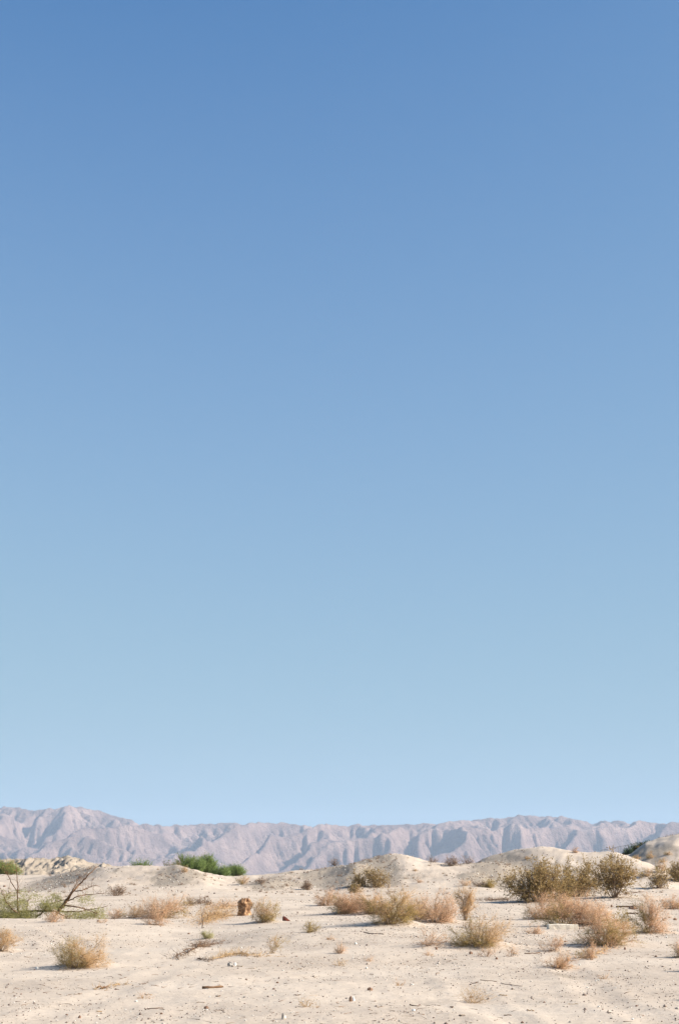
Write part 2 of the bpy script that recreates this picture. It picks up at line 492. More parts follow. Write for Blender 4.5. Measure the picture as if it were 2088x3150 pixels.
def ground(X, Y, fine=True):
    X = np.asarray(X, float); Y = np.asarray(Y, float)
    shp = np.broadcast(X, Y).shape
    X = np.broadcast_to(X, shp); Y = np.broadcast_to(Y, shp)
    Ys = np.maximum(Y, 1.0)
    t = X / Ys
    z = base_height(X, Y)
    near = (Y > 60) & (Y < 175)
    if near.any():
        m = np.zeros(shp)
        m[near] = mound_raw(X[near], Y[near]) * np.interp(t[near], _ft, _ff)
        g = np.zeros(shp)
        # wind and rain worn flanks
        g[near] = (0.10 * fbm(X[near] * 0.42, Y[near] * 0.30, 5, 0.58) - 0.13 * np.abs(fbm(X[near] * 0.33 + 40 + 0.22 * (Y[near] - 110), Y[near] * 0.055, 3)))
        z = z + m + g * np.clip(m, 0, 1.0)
    far = (Y > 110) & (Y < 520)
    if far.any():
        x, y, tt = X[far], Y[far], t[far]
        hr = np.maximum(EYE + np.interp(tt, R_T, R_S) * 178 - 0.7, 0)
        zr = hr * np.exp(-np.abs((y - 178) / np.where(y < 178, 27, 40)) ** 2.0)
        zr = zr * (1 + 0.07 * fbm(x * 0.16, y * 0.11, 4))
        hn = np.maximum(EYE + np.interp(tt, N_T, N_S) * 142 - 0.85, 0)
        zn = hn * np.exp(-np.abs((y - 142) / np.where(y < 142, 15, 17)) ** 2.0)
        zn = zn * (1 + 0.10 * fbm(x * 0.25 + 9, y * 0.2, 4))
        hb = np.maximum(EYE + np.interp(tt, B_T, B_S) * 300 - 0.2, 0)
        bell = np.exp(-np.abs((y - 300) / np.where(y < 300, 46, 60)) ** 2.2)
        rough_ = 0.6 * ridged(x * 0.20 + 3 + 0.05 * y, y * 0.05, 5) + 0.5 * ridged(x * 0.55 - 0.1 * y, y * 0.16 + 4, 4)
        zb = hb * bell * (0.90 + 0.10 * rough_) + 1.0 * (rough_ - 0.9) * sstep(0.03, 0.4, bell * (hb > 0.3)) * (1 - 0.7 * sstep(0.8, 1.0, bell))
        z = z.copy()
        z[far] = z[far] + np.maximum(zr, 0) + np.maximum(zn, 0) + np.maximum(zb, -0.3)
    if fine:
        w = 1 - sstep(140, 400, Y)
        amp = 0.6 + 0.4 * fbm(X * 0.07 + 3, Y * 0.07, 2)
        z = z + 0.4 * ruts(X, Y)
        z = z + w * (0.045 * fbm(X * 0.28, Y * 0.22, 3) + 0.028 * amp * fbm(X * 1.0 + 0.25 * Y, Y * 0.9, 4))
    return z


HUMMOCKS = []
_ground0 = ground


def ground(X, Y, fine=True):
    z = _ground0(X, Y, fine)
    for hx, hy, hr, ha in HUMMOCKS:
        sel = np.abs(np.asarray(Y) - hy) < 4 * hr
        if np.any(sel):
            z = z + ha * np.exp(-((X - hx - 0.15 * hr) / hr) ** 2 - ((Y - hy) / (hr * 1.2)) ** 2)
    return z


def gh(x, y):
    return float(ground(np.array([x]), np.array([y]))[0])


def hit(px, py, ymin=12.0, ymax=240.0):
    """where the sight line through a photo position meets the ground"""
    s, t = float(slope_of(py)), float(tan_of(px, py))
    Y = np.arange(ymin, ymax, 0.08)
    d = ground(t * Y, Y) - (EYE + s * Y)
    i = np.argmax(d > 0)
    if d[i] <= 0:
        i = np.argmin(np.abs(d))
    y = Y[i]
    return t * y, y, gh(t * y, y)


_hs = []
for l, r_, b_ in [(155, 325, 2977), (-45, 47, 2926), (425, 580, 2823), (770, 852, 2838), (1010, 1105, 2812), (1095, 1190, 2812), (1118, 1290, 2843), (1265, 1400, 2838),
                  (1398, 1560, 2911), (1612, 1735, 2828), (1748, 1875, 2846), (1768, 1942, 2908), (1946, 2052, 2869), (1560, 1760, 2774), (1690, 1850, 2758),
                  (1822, 1962, 2762), (617, 652, 2889), (1678, 1775, 2980), (1272, 1368, 2911), (1658, 1732, 2926)]:
    x_, y_, _ = hit((l + r_) / 2, b_)
    w_ = (r_ - l) / FPX * y_
    _hs.append((x_, y_ + 0.15 * w_, 0.55 * w_, min(0.16, 0.085 * w_ + 0.02)))
HUMMOCKS.extend(_hs)


# ------------------------------------------------------------------ ground sheet
def build_ground():
    ang = np.concatenate([np.linspace(-180, -60, 41)[:-1], np.linspace(-60, -19, 90)[:-1],
                          np.linspace(-19, 19, 701)[:-1], np.linspace(19, 60, 90)[:-1], np.linspace(60, 180, 41)[:-1]])
    rad = np.concatenate([np.geomspace(0.6, 12, 30)[:-1], np.geomspace(12, 170, 410)[:-1], np.geomspace(170, 235, 34)[:-1], np.geomspace(235, 345, 130)[:-1], np.geomspace(345, 12500, 46)])
    A, R_ = np.meshgrid(np.radians(ang), rad, indexing='ij')
    X, Y = R_ * np.sin(A), R_ * np.cos(A)
    Z = ground(X, Y)
    na, nr = A.shape
    v = np.stack([X, Y, Z], -1).reshape(-1, 3)
    i = np.arange(na)[:, None]; j = np.arange(nr - 1)[None]
    i2 = (i + 1) % na
    f = np.stack([i * nr + j, i * nr + j + 1, i2 * nr + j + 1, i2 * nr + j], -1).reshape(-1, 4)
    # gravel coverage: crusty patches between blown sand, plus painted shade on mound flanks
    p = fbm(X * 0.13 + 4, Y * 0.075, 4) * 0.55 + 0.5 * fbm(X * 0.6, Y * 0.35 + 8, 3) + 0.35 * fbm(X * 2.1, Y * 1.1 + 8, 3)
    tint = np.clip(0.42 + 0.75 * p, 0, 1)
    on_m = np.zeros_like(X); sel = (Y > 60) & (Y < 175)
    on_m[sel] = np.clip(mound_raw(X[sel], Y[sel]), 0, 1)
    tint = np.where(Y > 45, tint * 0.75, tint * 0.85) + 0.30 * on_m * (0.6 + 0.8 * fbm(X * 0.5 + 3, Y * 0.3, 3))
    tint = tint + 0.9 * ((Y > 225) & (Y < 420) & (X < -20))
    for px, d, rx, ry in GRAVEL_SHADE_PATCHES:
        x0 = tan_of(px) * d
        tint = tint + (1.1 if d > 60 else 0.3) * np.exp(-((X - x0) / rx) ** 2 - ((Y - d) / ry) ** 2)  # far patches: gravel and flank shade painted together
    tint = np.clip(tint, 0, 1.0)
    # centre fan
    v = np.concatenate([v, [[0, 0, gh(0, 0.3)]]])
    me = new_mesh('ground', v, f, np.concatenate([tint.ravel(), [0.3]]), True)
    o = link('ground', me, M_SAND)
    o['kind'] = 'structure'
    return o


GRAVEL_SHADE_PATCHES = [(190, 106, 2.6, 9), (545, 99, 1.5, 5), (1060, 104, 3.0, 9), (1165, 106, 1.6, 9), (1560, 108, 2.2, 9), (1500, 100, 2.0, 4), (830, 100, 1.5, 5),
                  (1990, 136, 2.2, 8), (800, 38, 1.6, 6.0), (1970, 30, 1.3, 3.0), (1650, 24, 1.2, 2.0), (1350, 19, .9, 1.2), (1080, 31, 2.0, 3.0)]  # mound entries mix gravel with painted flank shade; near ones are plain gravel
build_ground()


# ------------------------------------------------------------------ mountains (uplift against running water)
MT_CREST = [(-700, 2500), (-300, 2490), (0, 2477), (30, 2478), (70, 2488), (130, 2487), (180, 2484), (210, 2478), (250, 2477), (290, 2486), (330, 2500), (400, 2517),
            (450, 2528), (490, 2543), (520, 2538), (570, 2533), (640, 2532), (700, 2527), (760, 2530), (860, 2527), (930, 2537),
            (1000, 2532), (1040, 2538), (1100, 2534), (1160, 2537), (1200, 2532), (1260, 2534), (1300, 2531), (1370, 2530),
            (1400, 2521), (1440, 2522), (1480, 2516), (1530, 2514), (1570, 2509), (1620, 2506), (1680, 2508), (1750, 2511),
            (1780, 2521), (1820, 2530), (1870, 2517), (1910, 2528), (1940, 2527), (1975, 2520), (2010, 2530), (2088, 2528), (2500, 2520), (2900, 2540)]


CREEP = 0.010


def erode(h, U, dx, K, dt, n, m=0.45):
    ny, nx = h.shape
    N = nx * ny
    idx = np.arange(N).reshape(ny, nx)
    hp = np.zeros((ny + 2, nx + 2))
    for it in range(n):
        h = h + U * dt
        hp[:] = 1e9
        hp[1:-1, 1:-1] = h
        best = np.zeros((ny, nx)); rec = idx.copy(); dist = np.full((ny, nx), dx)
        for oy in (-1, 0, 1):
            for ox in (-1, 0, 1):
                if ox == 0 and oy == 0:
                    continue
                l = dx * math.hypot(ox, oy)
                s = (h - hp[1 + oy:ny + 1 + oy, 1 + ox:nx + 1 + ox]) / l
                b = s > best
                best = np.where(b, s, best); rec = np.where(b, idx + oy * nx + ox, rec); dist = np.where(b, l, dist)
        rec[0, :] = idx[0, :]; rec[-1, :] = idx[-1, :]; rec[:, 0] = idx[:, 0]; rec[:, -1] = idx[:, -1]
        order = np.argsort(h.ravel())
        r = rec.ravel().tolist(); A = [dx * dx] * N
        ol = order.tolist()
        for i in reversed(ol):
            j = r[i]
            if j != i:
                A[j] += A[i]
        F = (K * dt * np.array(A) ** m / dist.ravel()).tolist()
        hl = h.ravel().tolist()
        for i in ol:
            j = r[i]
            if j != i and hl[i] > hl[j]:
                fi = F[i]
                hl[i] = (hl[i] + fi * hl[j]) / (1 + fi)
        h = np.array(hl).reshape(ny, nx)
        h[0, :] = 0; h[-1, :] = 0; h[:, 0] = 0; h[:, -1] = 0
        # hillslope creep
        hc = h[1:-1, 1:-1]
        h[1:-1, 1:-1] = hc + CREEP * (h[2:, 1:-1] + h[:-2, 1:-1] + h[1:-1, 2:] + h[1:-1, :-2] - 4 * hc)
    return h


def build_mountains():
    Y0, Y1, X0, X1, dx = 7000.0, 10000.0, -3000.0, 3000.0, 21.0
    nx, ny = int((X1 - X0) / dx) + 1, int((Y1 - Y0) / dx) + 1
    xs, ys = X0 + dx * np.arange(nx), Y0 + dx * np.arange(ny)
    X, Y = np.meshgrid(xs, ys)
    T = X / Y
    tc, sc_ = tan_of([c[0] for c in MT_CREST], 2520), slope_of([c[1] for c in MT_CREST])
    yc = 9350 + 180 * perlin(X / 1400.0, X * 0 + 3.3)
    foot = 7250 + 260 * perlin(X / 800.0, X * 0 + 8.1)
    u = np.clip((Y - foot) / (yc - foot), 0, 2.0)
    # smooth crest height along the range
    ts = np.linspace(-0.6, 0.6, 1201)
    cs = np.interp(ts, tc, sc_)
    g = np.exp(-0.5 * (np.arange(-40, 41) / 2.5) ** 2); g /= g.sum()
    cs = np.convolve(np.pad(cs, 40, mode='edge'), g, mode='valid')
    Hc = EYE + np.interp(T, ts, cs) * yc
    prof = np.where(u < 1, np.sin(np.clip(u, 0, 1) * math.pi / 2) ** 1.25, np.clip(1 - 1.1 * np.maximum(u - 1, 0) ** 1.6, 0, 1))
    E = Hc * prof
    # long oblique spurs and foothills
    wx, wy = X + 240 * perlin(X / 700, Y / 700 + 5), Y + 240 * perlin(X / 700 + 9, Y / 700)
    a1 = wx * math.cos(0.62) - wy * math.sin(0.62)
    b1 = wx * math.sin(0.62) + wy * math.cos(0.62)
    spur = 1 - np.abs(perlin(a1 / 560, b1 / 1700 + 2)) * 2.0
    spur2 = 1 - np.abs(perlin(a1 / 250 + 7, b1 / 700 + 4)) * 2.0
    mask = sstep(0.03, 0.25, u) * (1 - 0.80 * sstep(0.66, 1.0, u))
    E = E + mask * (190 * (spur - 0.48) + 100 * (spur2 - 0.42) + 40 * fbm(X / 900 + 3, Y / 900, 3))
    edge = sstep(0, 350, np.minimum(X - X0, X1 - X)) * sstep(7000, 7250, Y) * (1 - sstep(9700, 9980, Y))
    h = np.maximum(E, 0) * edge + RS.uniform(0, 5, X.shape) + 8 * fbm(X / 130, Y / 130, 3)
    h = np.maximum(h, 0)
    U = np.zeros_like(h)
    h = erode(h, U, dx, 0.0060, 22.0, 24, 0.45)
    # finer pass
    def up(a):
        b = np.empty((2 * a.shape[0] - 1, 2 * a.shape[1] - 1))
        b[::2, ::2] = a
        b[1::2, ::2] = 0.5 * (a[1:] + a[:-1]); b[:, 1::2] = 0.5 * (b[:, 2::2] + b[:, :-2:2])
        return b
    h = up(h); X, Y = up(X), up(Y); dx2 = dx / 2; U2 = np.zeros_like(h)
    rel = sstep(15, 90, h)
    h = h + rel * (RS.uniform(-1, 1, h.shape) * 3.0 + 7.0 * fbm(X / 60, Y / 60, 3) + 11 * (ridged(X / 130 - 0.5 * Y / 130, Y / 240, 3) - 0.9)
                  + 17 * (1 - np.abs(perlin((X * 0.81 - Y * 0.58) / 95 + 0.8 * perlin(X / 200, Y / 200), (X * 0.58 + Y * 0.81) / 420)) * 2.2 - 0.4) * sstep(60, 200, h))
    h = erode(np.maximum(h, 0), U2, dx2, 0.0100, 14.0, 10, 0.42)
    # match the crest line of the range, azimuth by azimuth
    T = X / Y
    bw = 0.004
    tb = np.arange(-0.40, 0.4001, bw)
    k = np.round((T - tb[0]) / bw).astype(int)
    ok = (k >= 0) & (k < len(tb))
    mx = np.full(len(tb), 1e-4)
    np.maximum.at(mx, k[ok], (h[ok] - EYE) / Y[ok])
    tgt = np.interp(tb, tan_of([c[0] for c in MT_CREST], 2520), slope_of([c[1] for c in MT_CREST]))
    f = np.clip(tgt / mx, 0.7, 1.5)
    kk = np.exp(-0.5 * (np.arange(-15, 16) / 1.1) ** 2); kk /= kk.sum()
    f = np.convolve(np.pad(f, 15, mode='edge'), kk, mode='valid')
    ff = np.interp(T, tb, f)
    h = h * (1 + (ff - 1) * sstep(100, 330, h)) - 3.0
    v = np.stack([X, Y, h], -1).reshape(-1, 3)
    n1, n2 = X.shape
    i = np.arange(n1 - 1)[:, None]; j = np.arange(n2 - 1)[None]
    fc = np.stack([i * n2 + j, i * n2 + j + 1, (i + 1) * n2 + j + 1, (i + 1) * n2 + j], -1).reshape(-1, 4)
    o = link('mountains', new_mesh('mountains', v, fc, None, True), M_MOUNT)
    o['kind'] = 'structure'
    return o


build_mountains()


def box_mesh(name, x0, x1, y0, y1, z0, z1):
    v = [(x, y, z) for x in (x0, x1) for y in (y0, y1) for z in (z0, z1)]
    f = [(0, 1, 3, 2), (4, 6, 7, 5), (0, 4, 5, 1), (2, 3, 7, 6), (0, 2, 6, 4), (1, 5, 7, 3)]
    return new_mesh(name, v, f)


HAZE_DENSITY = 5.2e-5
mh = bpy.data.materials.new('thin_desert_haze'); mh.use_nodes = True
mh.node_tree.nodes.clear()
pv = nd(mh.node_tree, 'ShaderNodeVolumePrincipled')
pv.inputs['Color'].default_value = (0.60, 0.76, 0.98, 1)
pv.inputs['Density'].default_value = HAZE_DENSITY
pv.inputs['Anisotropy'].default_value = 0.0
oo = nd(mh.node_tree, 'ShaderNodeOutputMaterial')
mh.node_tree.links.new(pv.outputs[0], oo.inputs['Volume'])
hz = link('haze', box_mesh('haze', -12900, 12900, -12900, 12900, -8, 540), mh)
hz['kind'] = 'stuff'


# ------------------------------------------------------------------ shrubs
def shrub(name, label, cat, loc, w, h, seed, mats, group=None, lean=0.0, ns=16, n_tw=2500, tw_len=0.10, tw_r=0.0022,
          green=0.0, gside=0.0, n_leaf=0, leaf=0.03, up=0.3, stem_r=0.006, bare=0.10, n_sec=6, thmax=86, rnd=0.75, litter=0):
    """w, h in metres. mats = (stem material, twig material, green/leaf material)"""
    rs = np.random.RandomState(seed)
    root = thing(name, label, cat, (loc[0], loc[1], loc[2] - 0.01), 0, group)
    parts, SP, SD, SS = [], [], [], []
    for i in range(ns):
        az = 2 * math.pi * (i + rs.uniform(-.4, .4)) / ns * 2.4
        th = math.radians(thmax) * rs.uniform(0.03, 1) ** 0.62
        rr_ = rs.uniform(0.72, 1.0)
        ex = math.cos(az) * math.sin(th) * w * 0.46 * rr_ / max(0.45, math.sin(math.radians(thmax))); ey = math.sin(az) * math.sin(th) * w * 0.40 * rr_
        ez = h * max(0.10, math.cos(th) ** 0.8) * rr_ * rs.uniform(0.8, 1.0)
        ex += lean * w * ez / h
        b0 = np.array([ex * 0.12 + rs.uniform(-.02, .02) * w, ey * 0.15, -0.03])
        s = np.linspace(0, 1, 6)[:, None]
        pw = rs.uniform(0.85, 1.25)
        pts = b0 + np.concatenate([ex * s ** pw, ey * s ** pw, (ez + 0.03) * s ** rs.uniform(0.75, 1.0)], 1)
        pts[1:-1] += rs.normal(size=(4, 3)) * 0.022 * w
        parts.append(tube_geo(pts, stem_r * np.linspace(1, 0.25, 6) * rs.uniform(.7, 1.2), 4))
        def sample(poly, n, s0):
            u = rs.uniform(s0, 1, n) * (len(poly) - 1)
            k = np.minimum(u.astype(int), len(poly) - 2); fr = (u - k)[:, None]
            return poly[k] * (1 - fr) + poly[k + 1] * fr, unit(poly[k + 1] - poly[k]), u / (len(poly) - 1)
        a, d, u = sample(pts, 14, bare); SP.append(a); SD.append(d); SS.append(u)
        p0, d0, u0 = sample(pts, n_sec, max(0.15, bare - 0.1))
        for k in range(n_sec):
            dr = unit(d0[k] + rs.normal(size=3) * 0.75 + np.array([0.25 * ex / w, 0, 0.15]))
            L = rs.uniform(0.16, 0.34) * (w + h) * 0.5
            q2 = p0[k] + dr * L
            q2[2] = min(max(q2[2], 0.02 * h), h * 1.05)
            mid = (p0[k] + q2) / 2 + rs.normal(size=3) * 0.02 * w
            poly = np.array([p0[k], mid, q2])
            parts.append(tube_geo(poly, stem_r * 0.5 * np.array([1, .7, .3]), 3))
            a, d, u = sample(poly, 10, 0.1); SP.append(a); SD.append(d); SS.append(0.5 + 0.5 * u)
    SP, SD = np.concatenate(SP), np.concatenate(SD)
    v, f, t = merge(parts)
    t = np.clip(rs.normal(0.5, 0.22, len(t)), 0, 1)
    link('stems', new_mesh('stems', v, f, t), mats[0], root)
    # twigs on branches and twigs on twigs
    n_tw = int(n_tw) // 2 * 2
    k = rs.randint(0, len(SP), n_tw)
    P, D = SP[k], SD[k]
    D1 = unit(D * 0.5 + rs.normal(size=(n_tw, 3)) * rnd + np.array([0, 0, up * 0.6]) + np.stack([P[:, 0], P[:, 1], P[:, 2] * 0], 1) / w * 0.9)
    L1 = tw_len * rs.uniform(0.5, 1.4, n_tw)
    half = n_tw // 2
    P[half:] = P[:half][: n_tw - half] + D1[:half][: n_tw - half] * (L1[:half][: n_tw - half] * rs.uniform(.3, 1, n_tw - half))[:, None]
    D1[half:] = unit(D1[:half][: n_tw - half] + rs.normal(size=(n_tw - half, 3)) * 0.6)
    P[:, 2] = np.maximum(P[:, 2], 0.005)
    tin = np.clip(rs.normal(0.55, 0.24, n_tw), 0, 1)
    r = tw_r * rs.uniform(0.6, 1.3, n_tw)
    # greener side
    gsel = np.zeros(n_tw, bool)
    if green > 0:
        sc_ = gside * (P[:, 0] - lean * P[:, 2] * 0.5) / w * 3.0 - (P[:, 2] / h - 0.4) * 0.7 + 0.55 * fbm(P[:, 0] / w * 5 + seed, P[:, 2] / h * 4, 2) + rs.normal(size=n_tw) * 0.16
        gsel = sc_ > np.quantile(sc_, 1 - green)
    if (~gsel).any():
        v, f, t = twigs_geo(P[~gsel], D1[~gsel], L1[~gsel], r[~gsel], tin[~gsel])
        link('twigs', new_mesh('twigs', v, f, t), mats[1], root)['kind'] = 'stuff'
    if litter:
        n = int(litter)
        a = rs.uniform(0, 2 * math.pi, n); q = np.abs(rs.normal(size=n)) * 0.30 * w
        lx, ly = np.cos(a) * q, np.sin(a) * q
        lz = ground(lx + loc[0], ly + loc[1]) - loc[2] + 0.018
        P2 = np.stack([lx, ly, lz], 1)
        a = rs.uniform(0, 2 * math.pi, n)
        D2 = np.stack([np.cos(a), np.sin(a), rs.uniform(-.02, .3, n)], 1)
        v, f, t = twigs_geo(P2, D2, rs.uniform(.05, .16, n) * min(1.6, max(0.7, w)), rs.uniform(.0025, .005, n) * max(1, loc[1] / 45), rs.uniform(.1, .9, n))
        link('fallen_twigs', new_mesh('fallen_twigs', v, f, t), M_STEM, root)['kind'] = 'stuff'
    geo = []
    if gsel.any():
        geo.append(twigs_geo(P[gsel], D1[gsel], L1[gsel], r[gsel] * 1.1, tin[gsel]))
    if n_leaf:
        k = rs.randint(0, n_tw, n_leaf)
        a = P[k] + D1[k] * (L1[k] * rs.uniform(0.0, 1, n_leaf))[:, None]
        geo.append(leaves_geo(a, D1[k] + rs.normal(size=(n_leaf, 3)) * 0.7, leaf * rs.uniform(.6, 1.4, n_leaf), leaf * rs.uniform(.35, .7, n_leaf),
                              np.clip(rs.normal(0.5, 0.25, n_leaf), 0, 1), rs))
    if geo:
        v, f, t = merge(geo)
        link('foliage', new_mesh('foliage', v, f, t), mats[2], root)['kind'] = 'stuff'
    return root


PINK, TAN, CREO, WEED = (M_STEM, M_DRY, M_OLIVE), (M_STEM, M_TAN, M_OLIVE), (M_STEM, M_CREO, M_CREO), (M_BARK, M_BROWN, M_BROWN)
_sd = [100]


def dry(l, r_, top, base, label, mats=PINK, dens=1.0, green=0.0, gside=-1.0, lean=0.0, name='dry_shrub', group=None, cat='shrub', **kw):
    _sd[0] += 1
    x, y, z = hit((l + r_) / 2 - lean * (r_ - l) * 0.55, base)
    w = (r_ - l) / FPX * y / 0.97; h = (base - top) / FPX * y
    L = 0.10 * max(0.8, min(2.4, (w * h) ** 0.5 / 0.6)); rr = 0.0017 * max(0.8, min(2.8, y / 30))
    n = int(dens * 2.0 * (w * h * 0.8) / (L * rr))
    a = dict(ns=int(14 + 6 * min(w, 2)), n_tw=max(60, min(n, 16000)), tw_len=L, tw_r=rr, stem_r=0.004 * max(1, min(2.5, (w + h) / 1.2)), litter=int(90 * min(2, w)) if (w > 0.5 and y < 75) else 0)
    a.update(kw)
    return shrub(name, label, cat, (x, y, z), w * 1.08, h * (1.16 if y > 36 else 1.0), _sd[0], mats, group, lean, green=green, gside=gside, **a)


# front rows
dry(155, 325, 2888, 2977, 'low rounded dry shrub, half olive and half straw coloured, alone on open sand', TAN, 1.15, 0.5, -1, 0.10)
dry(-45, 47, 2850, 2926, 'orange-brown dry shrub beside the open sand, apart from the olive and straw shrub', TAN, 1.1, 0.4, -1)
dry(330, 384, 2799, 2826, 'low pinkish dry shrub next to the feathery green tree', PINK, 0.8, 0)
dry(380, 446, 2791, 2823, 'short tan dry shrub between the feathery tree and the leaning tan thicket', TAN, 0.9, 0.1)
dry(425, 580, 2762, 2823, 'wide peach coloured dry shrub leaning over before the flat-topped sand mound', PINK, 1.1, 0.12, 0.5, 0.08)
dry(445, 520, 2796, 2846, 'thin wispy dry shrub with a long shadow in front of the wide peach shrub', PINK, 0.7, 0, -1, 0.12)
dry(770, 852, 2766, 2838, 'olive-tan dry shrub close beside the rotten stump', TAN, 1.0, 0.55, 0.2, 0.05)
dry(968, 1040, 2740, 2786, 'round pink dry shrub at the end of the brush row by the rusted cone', PINK, 1.0)
dry(1010, 1105, 2744, 2812, 'pink dry shrub with brown base in the pink brush row', PINK, 1.1, 0.15, -0.6)
dry(1095, 1190, 2738, 2812, 'tall pink dry shrub in the pink brush row before the round mound', PINK, 1.1, 0.15, 0.3)
dry(1118, 1290, 2750, 2843, 'broad olive and tan shrub with dark shadow, in front of the pink brush row', TAN, 1.15, 0.6, 0.0, 0.05)
dry(1265, 1400, 2758, 2838, 'pale see-through pink shrub between the broad olive shrub and the fan shaped shrub', PINK, 0.75, 0.05)
dry(1035, 1125, 2748, 2806, 'soft pink dry shrub wedged between two taller pink ones in the brush row', PINK, 1.0, 0.05)
dry(1225, 1330, 2752, 2830, 'loose peach shrub behind the broad olive shrub', PINK, 0.95, 0.15, -0.5)
dry(1330, 1408, 2768, 2836, 'small pale pink shrub at the foot of the fan shaped shrub', PINK, 0.7, 0.05)
dry(1690, 1790, 2760, 2822, 'pink dry shrub filling the gap behind the slab shrub', PINK, 1.0, 0.05)
dry(1402, 1462, 2744, 2832, 'upright fan shaped tan shrub narrowing to one foot', TAN, 1.25, 0.05, -1, 0.12, thmax=40)
dry(1398, 1560, 2818, 2911, 'rounded shrub, grey twigs and olive tips, in front of the fan shaped shrub', TAN, 1.05, 0.5, -0.5, 0.10)
dry(1612, 1735, 2762, 2828, 'pink dry shrub at the foot of the large spreading creosote', PINK, 1.1, 0.05)
dry(1668, 1800, 2772, 2849, 'dry shrub with an olive base just behind the pale concrete slab', PINK, 1.15, 0.35, -0.8)
dry(1748, 1875, 2762, 2846, 'hazy pink dry shrub between the concrete slab and the sparse creosote', PINK, 0.95, 0.05)
dry(1768, 1942, 2806, 2908, 'large dry shrub mixing olive and peach twigs, in front of the slab', PINK, 1.2, 0.42, 0.0, 0.05)
dry(1868, 1945, 2800, 2858, 'small leafy olive sprig standing out of the large mixed shrub', (M_STEM, M_OLIVE, M_OLIVE), 0.35, 0, n_leaf=420, leaf=0.05, name='leafy_shrub')
dry(1772, 1832, 2917, 2949, 'low tan stub of a shrub at the foot of the large mixed shrub', TAN, 0.9, 0.2)
dry(1800, 1838, 2890, 2953, 'thin upright pink twig plant at the foot of the large mixed shrub', PINK, 0.6, 0, ns=7)
dry(1946, 2052, 2762, 2869, 'tall pink shrub with olive stems standing clear near the dark plank', PINK, 1.15, 0.3, -0.8, 0.05)
dry(2032, 2090, 2758, 2797, 'compact pink shrub behind the tall pink shrub', PINK, 1.1)
dry(2076, 2140, 2764, 2796, 'dark tan shrub next to the compact pink shrub', TAN, 1.0, 0.3)
dry(2062, 2140, 2895, 2946, 'pink shrub on bare sand throwing a thin shadow, apart from the large mixed shrub', PINK, 1.0, 0.1)
dry(2105, 2215, 2915, 2990, 'tan shrub casting a long shadow over open sand', TAN, 1.2, 0.3)
dry(2110, 2200, 3030, 3074, 'low tan shrub casting a thin shadow near the gravel patch', TAN, 1.2, 0.3)
# sparse ones
SP = 'sparse straw plants on open sand'
dry(1658, 1732, 2868, 2926, 'sparse pink twig plant in the shadow of the large mixed shrub', PINK, 0.35, 0, ns=10)
dry(1618, 1668, 2848, 2873, 'tiny pink shrub on the sand in front of the slab shadow', PINK, 0.8)
dry(1272, 1368, 2852, 2911, 'very pale wispy pink shrub before the rounded grey and olive shrub', PINK, 0.32, 0, lean=0.1, ns=12)
dry(1028, 1060, 2900, 2934, 'small pale pink tuft with a shadow on the gravelly sand', PINK, 0.6)
dry(1022, 1066, 2950, 2972, 'nearly bare straw plant on the open sand near the pale pink tuft', (M_STRAW, M_STRAW, M_STRAW), 0.25, 0, ns=8)
dry(1470, 1522, 2912, 2944, 'faint pink twig tuft near the rounded grey and olive shrub', PINK, 0.3, 0, ns=9)
dry(1552, 1592, 2908, 2943, 'thin twig tuft between two wispy pink plants', PINK, 0.25, 0, ns=8)
dry(1408, 1500, 3030, 3087, 'open straw coloured plant of arching bare stalks on pale sand', (M_STRAW, M_STRAW, M_STRAW), 0.18, 0, ns=22, stem_r=0.0025)
dry(1678, 1775, 2932, 2980, 'leaning bunch of orange twigs with a dark streak of shadow', (M_STRAW, M_DRY, M_DRY), 0.75, 0, -1, 0.25, ns=16, stem_r=0.006)
dry(812, 868, 2874, 2934, 'little forked plant with yellow-olive tips on the gravel', (M_STRAW, M_STRAW, M_OLIVE), 0.3, 0.5, 0.5, 0.3, ns=7, thmax=45)
dry(930, 980, 2838, 2868, 'small olive weed with a slanting shadow near the rust lump', (M_BARK, M_OLIVE, M_OLIVE), 0.8, 0, lean=0.2)
dry(617, 652, 2862, 2889, 'small round grey-green shrub on the slope near the dead brush heap', (M_STEM, M_FEATHER, M_FEATHER), 1.3, name='round_shrub')
dry(905, 985, 3075, 3098, 'flat patch of orange straw on pale sand', (M_STRAW, M_STRAW, M_STRAW), 0.18, ns=10)
for i, (l, r_, t_, b_) in enumerate([(1120, 1150, 2945, 2958), (300, 330, 2826, 2840), (1000, 1030, 2880, 2892), (1300, 1330, 2925, 2940), (1840, 1870, 2998, 3012), (420, 460, 3060, 3072), (1210, 1245, 3020, 3032)]):
    dry(l, r_, t_, b_, 'tiny withered straw tuft barely rising from the sand', (M_STRAW, M_DRY, M_DRY), 0.45, ns=8, group='tiny withered tufts on the sand')

# mid slopes
dry(328, 392, 2724, 2756, 'dark reddish weed at the foot of the flat-topped sand mound', WEED, 0.55, n_leaf=300, leaf=0.07, name='weed_clump', cat='weeds')
for l, r_, t_, b_ in [(570, 605, 2758, 2786), (600, 626, 2752, 2782), (622, 652, 2760, 2784), (785, 820, 2700, 2718)]:
    dry(l, r_, t_, b_, 'small dark weed clump on sand between the flat-topped mound and dead brush heap', WEED, 0.5, n_leaf=120, leaf=0.06, name='weed_clump', cat='weeds', group='dark weeds before the flat-topped mound')
dry(556, 577, 2664, 2683, 'little tan tuft near the top of the flat-topped mound', TAN, 0.9)
dry(728, 762, 2696, 2721, 'small brown shrub with shadow beside the sloping end of the flat-topped mound', TAN, 0.9, 0.4)
dry(928, 958, 2713, 2738, 'dark weed clump in the hollow beside the round mound', WEED, 1.3, n_leaf=300, leaf=0.08, name='weed_clump', cat='weeds')
dry(1012, 1044, 2642, 2664, 'dark bare bush standing on the crest beside the round mound top', WEED, 0.6, name='crest_bush', cat='bush')
